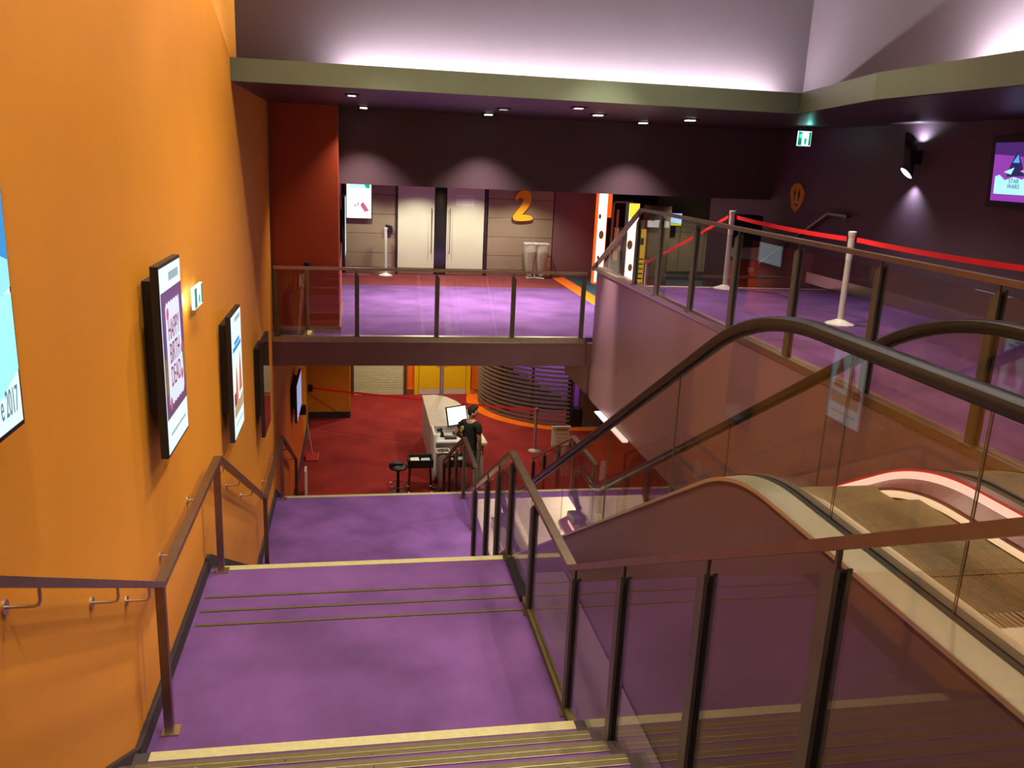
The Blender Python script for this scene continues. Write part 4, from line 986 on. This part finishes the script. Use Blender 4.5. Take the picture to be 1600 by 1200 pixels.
# ------------------------------------------------------------------ person
def skin_mesh(verts, edges, radii, sub=2):
    me = bpy.data.meshes.new('limbs'); me.from_pydata(verts, edges, [])
    ob = bpy.data.objects.new('limbs', me); C.objects.link(ob)
    ob.modifiers.new('skin', 'SKIN').use_smooth_shade = True
    s_ = ob.modifiers.new('sub', 'SUBSURF'); s_.levels = sub; s_.render_levels = sub
    for i, r in enumerate(radii):
        sv = me.skin_vertices[0].data[i]; sv.radius = r if isinstance(r, tuple) else (r, r); sv.use_root = (i == 0)
    me2 = bpy.data.meshes.new_from_object(ob.evaluated_get(bpy.context.evaluated_depsgraph_get()))
    mb = MB(); mb.v = [v.co.copy() for v in me2.vertices]; mb.f = [tuple(p.vertices) for p in me2.polygons]
    bpy.data.objects.remove(ob); bpy.data.meshes.remove(me); bpy.data.meshes.remove(me2)
    return mb
PX, PY, PT = 2.10, 15.95, -math.radians(48)      # where he stands and which way the chest points
MP = Matrix.Translation((PX, PY, GR)) @ Matrix.Rotation(PT, 4, 'Z') @ Matrix.Scale(1.03, 4) @ Matrix(((1, 0, 0, 0), (0, 1, .11, 0), (0, 0, 1, 0), (0, 0, 0, 1)))
V, Ed, Rr = [], [], []
def node(p, r, par=None):
    V.append(p); Rr.append(r); i = len(V)-1
    if par is not None: Ed.append((par, i))
    return i
pel = node((0, 0, .95), (.15, .11)); wa = node((0, .01, 1.10), (.14, .10), pel); ch = node((0, .02, 1.30), (.16, .11), wa)
ne0 = node((0, .0, 1.47), (.10, .07), ch); nk = node((0, .0, 1.54), .055, ne0); hd = Vector((math.sin(.75), math.cos(.75), 0))
h1 = node((hd.x*.015, hd.y*.015, 1.61), (.075, .08), nk); h2 = node((hd.x*.02, hd.y*.02, 1.70), (.082, .092), h1); h3 = node((hd.x*.01, hd.y*.01, 1.765), (.065, .075), h2)
node((hd.x*.115, hd.y*.115, 1.655), .014, h2)
for sg in (-1, 1): node((hd.x*.0+hd.y*sg*.092, hd.y*.0-hd.x*sg*.092, 1.665), .016, h2)
def hand(w_, d, side, par):
    """palm, four curled fingers of unequal length and a thumb from the side of the palm"""
    w_ = Vector(w_); d = Vector(d).normalized(); s = Vector(side).normalized(); c = d.cross(s)
    pm = node(tuple(w_+d*.06), (.036, .018), par)
    for i, L in enumerate((.070, .080, .075, .058)):
        b0 = w_+d*.095+s*(.030-.020*i)
        k1 = node(tuple(b0), .010, pm); k2 = node(tuple(b0+d*L*.5+c*.008), .0085, k1); node(tuple(b0+d*L*.85+c*.03), .0075, k2)
    t1 = node(tuple(w_+d*.045+s*.045), .011, pm); node(tuple(w_+d*.085+s*.060), .009, t1)
sl = node((-.19, 0, 1.45), .06, ne0); el = node((-.32, -.05, 1.20), .045, sl); wl = node((-.26, .16, 1.06), .030, el); hand((-.26, .16, 1.06), (.15, .9, -.1), (1, 0, 0), wl)
sr = node((.19, 0, 1.45), .06, ne0); er = node((.225, .03, 1.18), .045, sr); wr = node((.215, .10, .93), .030, er); hand((.215, .10, .93), (.05, .45, -.85), (-.3, .9, .4), wr)
for sg in (-1, 1):
    hp = node((sg*.09, 0, .90), .09, pel); kn = node((sg*.10, .02, .50), .06, hp); an = node((sg*.10, -.02, .09), .042, kn); node((sg*.115, .13, .035), .038, an)
per = skin_mesh(V, Ed, Rr).xform(MP).build('person', SKIN, smooth=True)
tag(per, 'person in black t-shirt with short dark hair standing at the white counter, face turned right', 'person')
V, Ed, Rr = [], [], []
a = node((0, 0, .84), (.20, .155)); b_ = node((0, .01, 1.06), (.175, .13), a); c = node((0, .02, 1.30), (.185, .13), b_); d = node((0, 0, 1.45), (.125, .085), c)
for sg in (-1, 1):
    q = node((sg*.19, 0, 1.45), .075, d); e = (-.27, -.03, 1.30) if sg < 0 else (.225, .01, 1.29); node(e, .066, q)
shirt = skin_mesh(V, Ed, Rr).xform(MP).build('t_shirt', SHIRT, per, smooth=True)
V, Ed, Rr = [], [], []
a0 = node((0, 0, 1.02), (.185, .135)); a = node((0, 0, .92), (.19, .145), a0)
for sg in (-1, 1):
    q = node((sg*.09, 0, .86), .10, a); k = node((sg*.10, .02, .50), .078, q); node((sg*.10, -.02, .10), .065, k)
skin_mesh(V, Ed, Rr).xform(MP).build('trousers', TROUS, per, smooth=True)
hb = MB(); hc = Vector((hd.x*.012, hd.y*.012, 1.705)); hs = Vector((hd.y, -hd.x, 0)); nu, nv = 20, 12
for j in range(nv+1):
    for i in range(nu):
        th, ph = math.pi*j/nv, 2*math.pi*i/nu
        fw_, sd_, up_ = math.sin(th)*math.cos(ph), math.sin(th)*math.sin(ph), math.cos(th)
        k_ = 1.0+(.16 if fw_ > .2 and up_ > .45 else 0.)
        hb.v.append(hc+hd*(fw_*.107*k_)+hs*(sd_*.095)+Vector((0, 0, up_*.118*(1+.10*max(0, fw_)*max(0, up_)))))
for j in range(nv):
    for i in range(nu):
        th, ph = math.pi*(j+.5)/nv, 2*math.pi*(i+.5)/nu
        fw_, up_ = math.sin(th)*math.cos(ph), math.cos(th)
        if (fw_ > .22 and up_ < .42) or up_ < -.62 or (fw_ > -.1 and up_ < -.1): continue
        hb.f.append((j*nu+i, j*nu+(i+1) % nu, (j+1)*nu+(i+1) % nu, (j+1)*nu+i))
ho = hb.xform(MP).build('hair', HAIR, per, smooth=True); sm = ho.modifiers.new('thickness', 'SOLIDIFY'); sm.thickness = .012; sm.offset = -1
for sg in (-1, 1):
    p = Vector((hd.x*.088+hd.y*sg*.032, hd.y*.088-hd.x*sg*.032, 1.69)); MB().lathe(p.x, p.y, [(.002, p.z-.008), (.010, p.z), (.002, p.z+.008)], 8).xform(MP).build('eye', BLACK, per)
    V, Ed, Rr = [], [], []
    a = node((sg*.10, -.05, .04), .05); node((sg*.115, .16, .035), .045, a); skin_mesh(V, Ed, Rr).xform(MP).build('shoe', BLACK, per, smooth=True)
p = Vector((hd.x*.098, hd.y*.098, 1.625)); MB().box(p.x-.016, p.x+.016, p.y-.006, p.y+.006, p.z-.004, p.z+.004).xform(MP).build('mouth', mat('lips', (.30, .10, .08), .5), per)
MB().prism([(-.10+.045*math.cos(a_*.5236)*.8, 1.36+.06*math.sin(a_*.5236)) for a_ in range(12)], 'y', -.150, -.118).xform(MP).build('shirt_print', mat('yellow_green_print', (.40, .38, .08), .6), shirt)
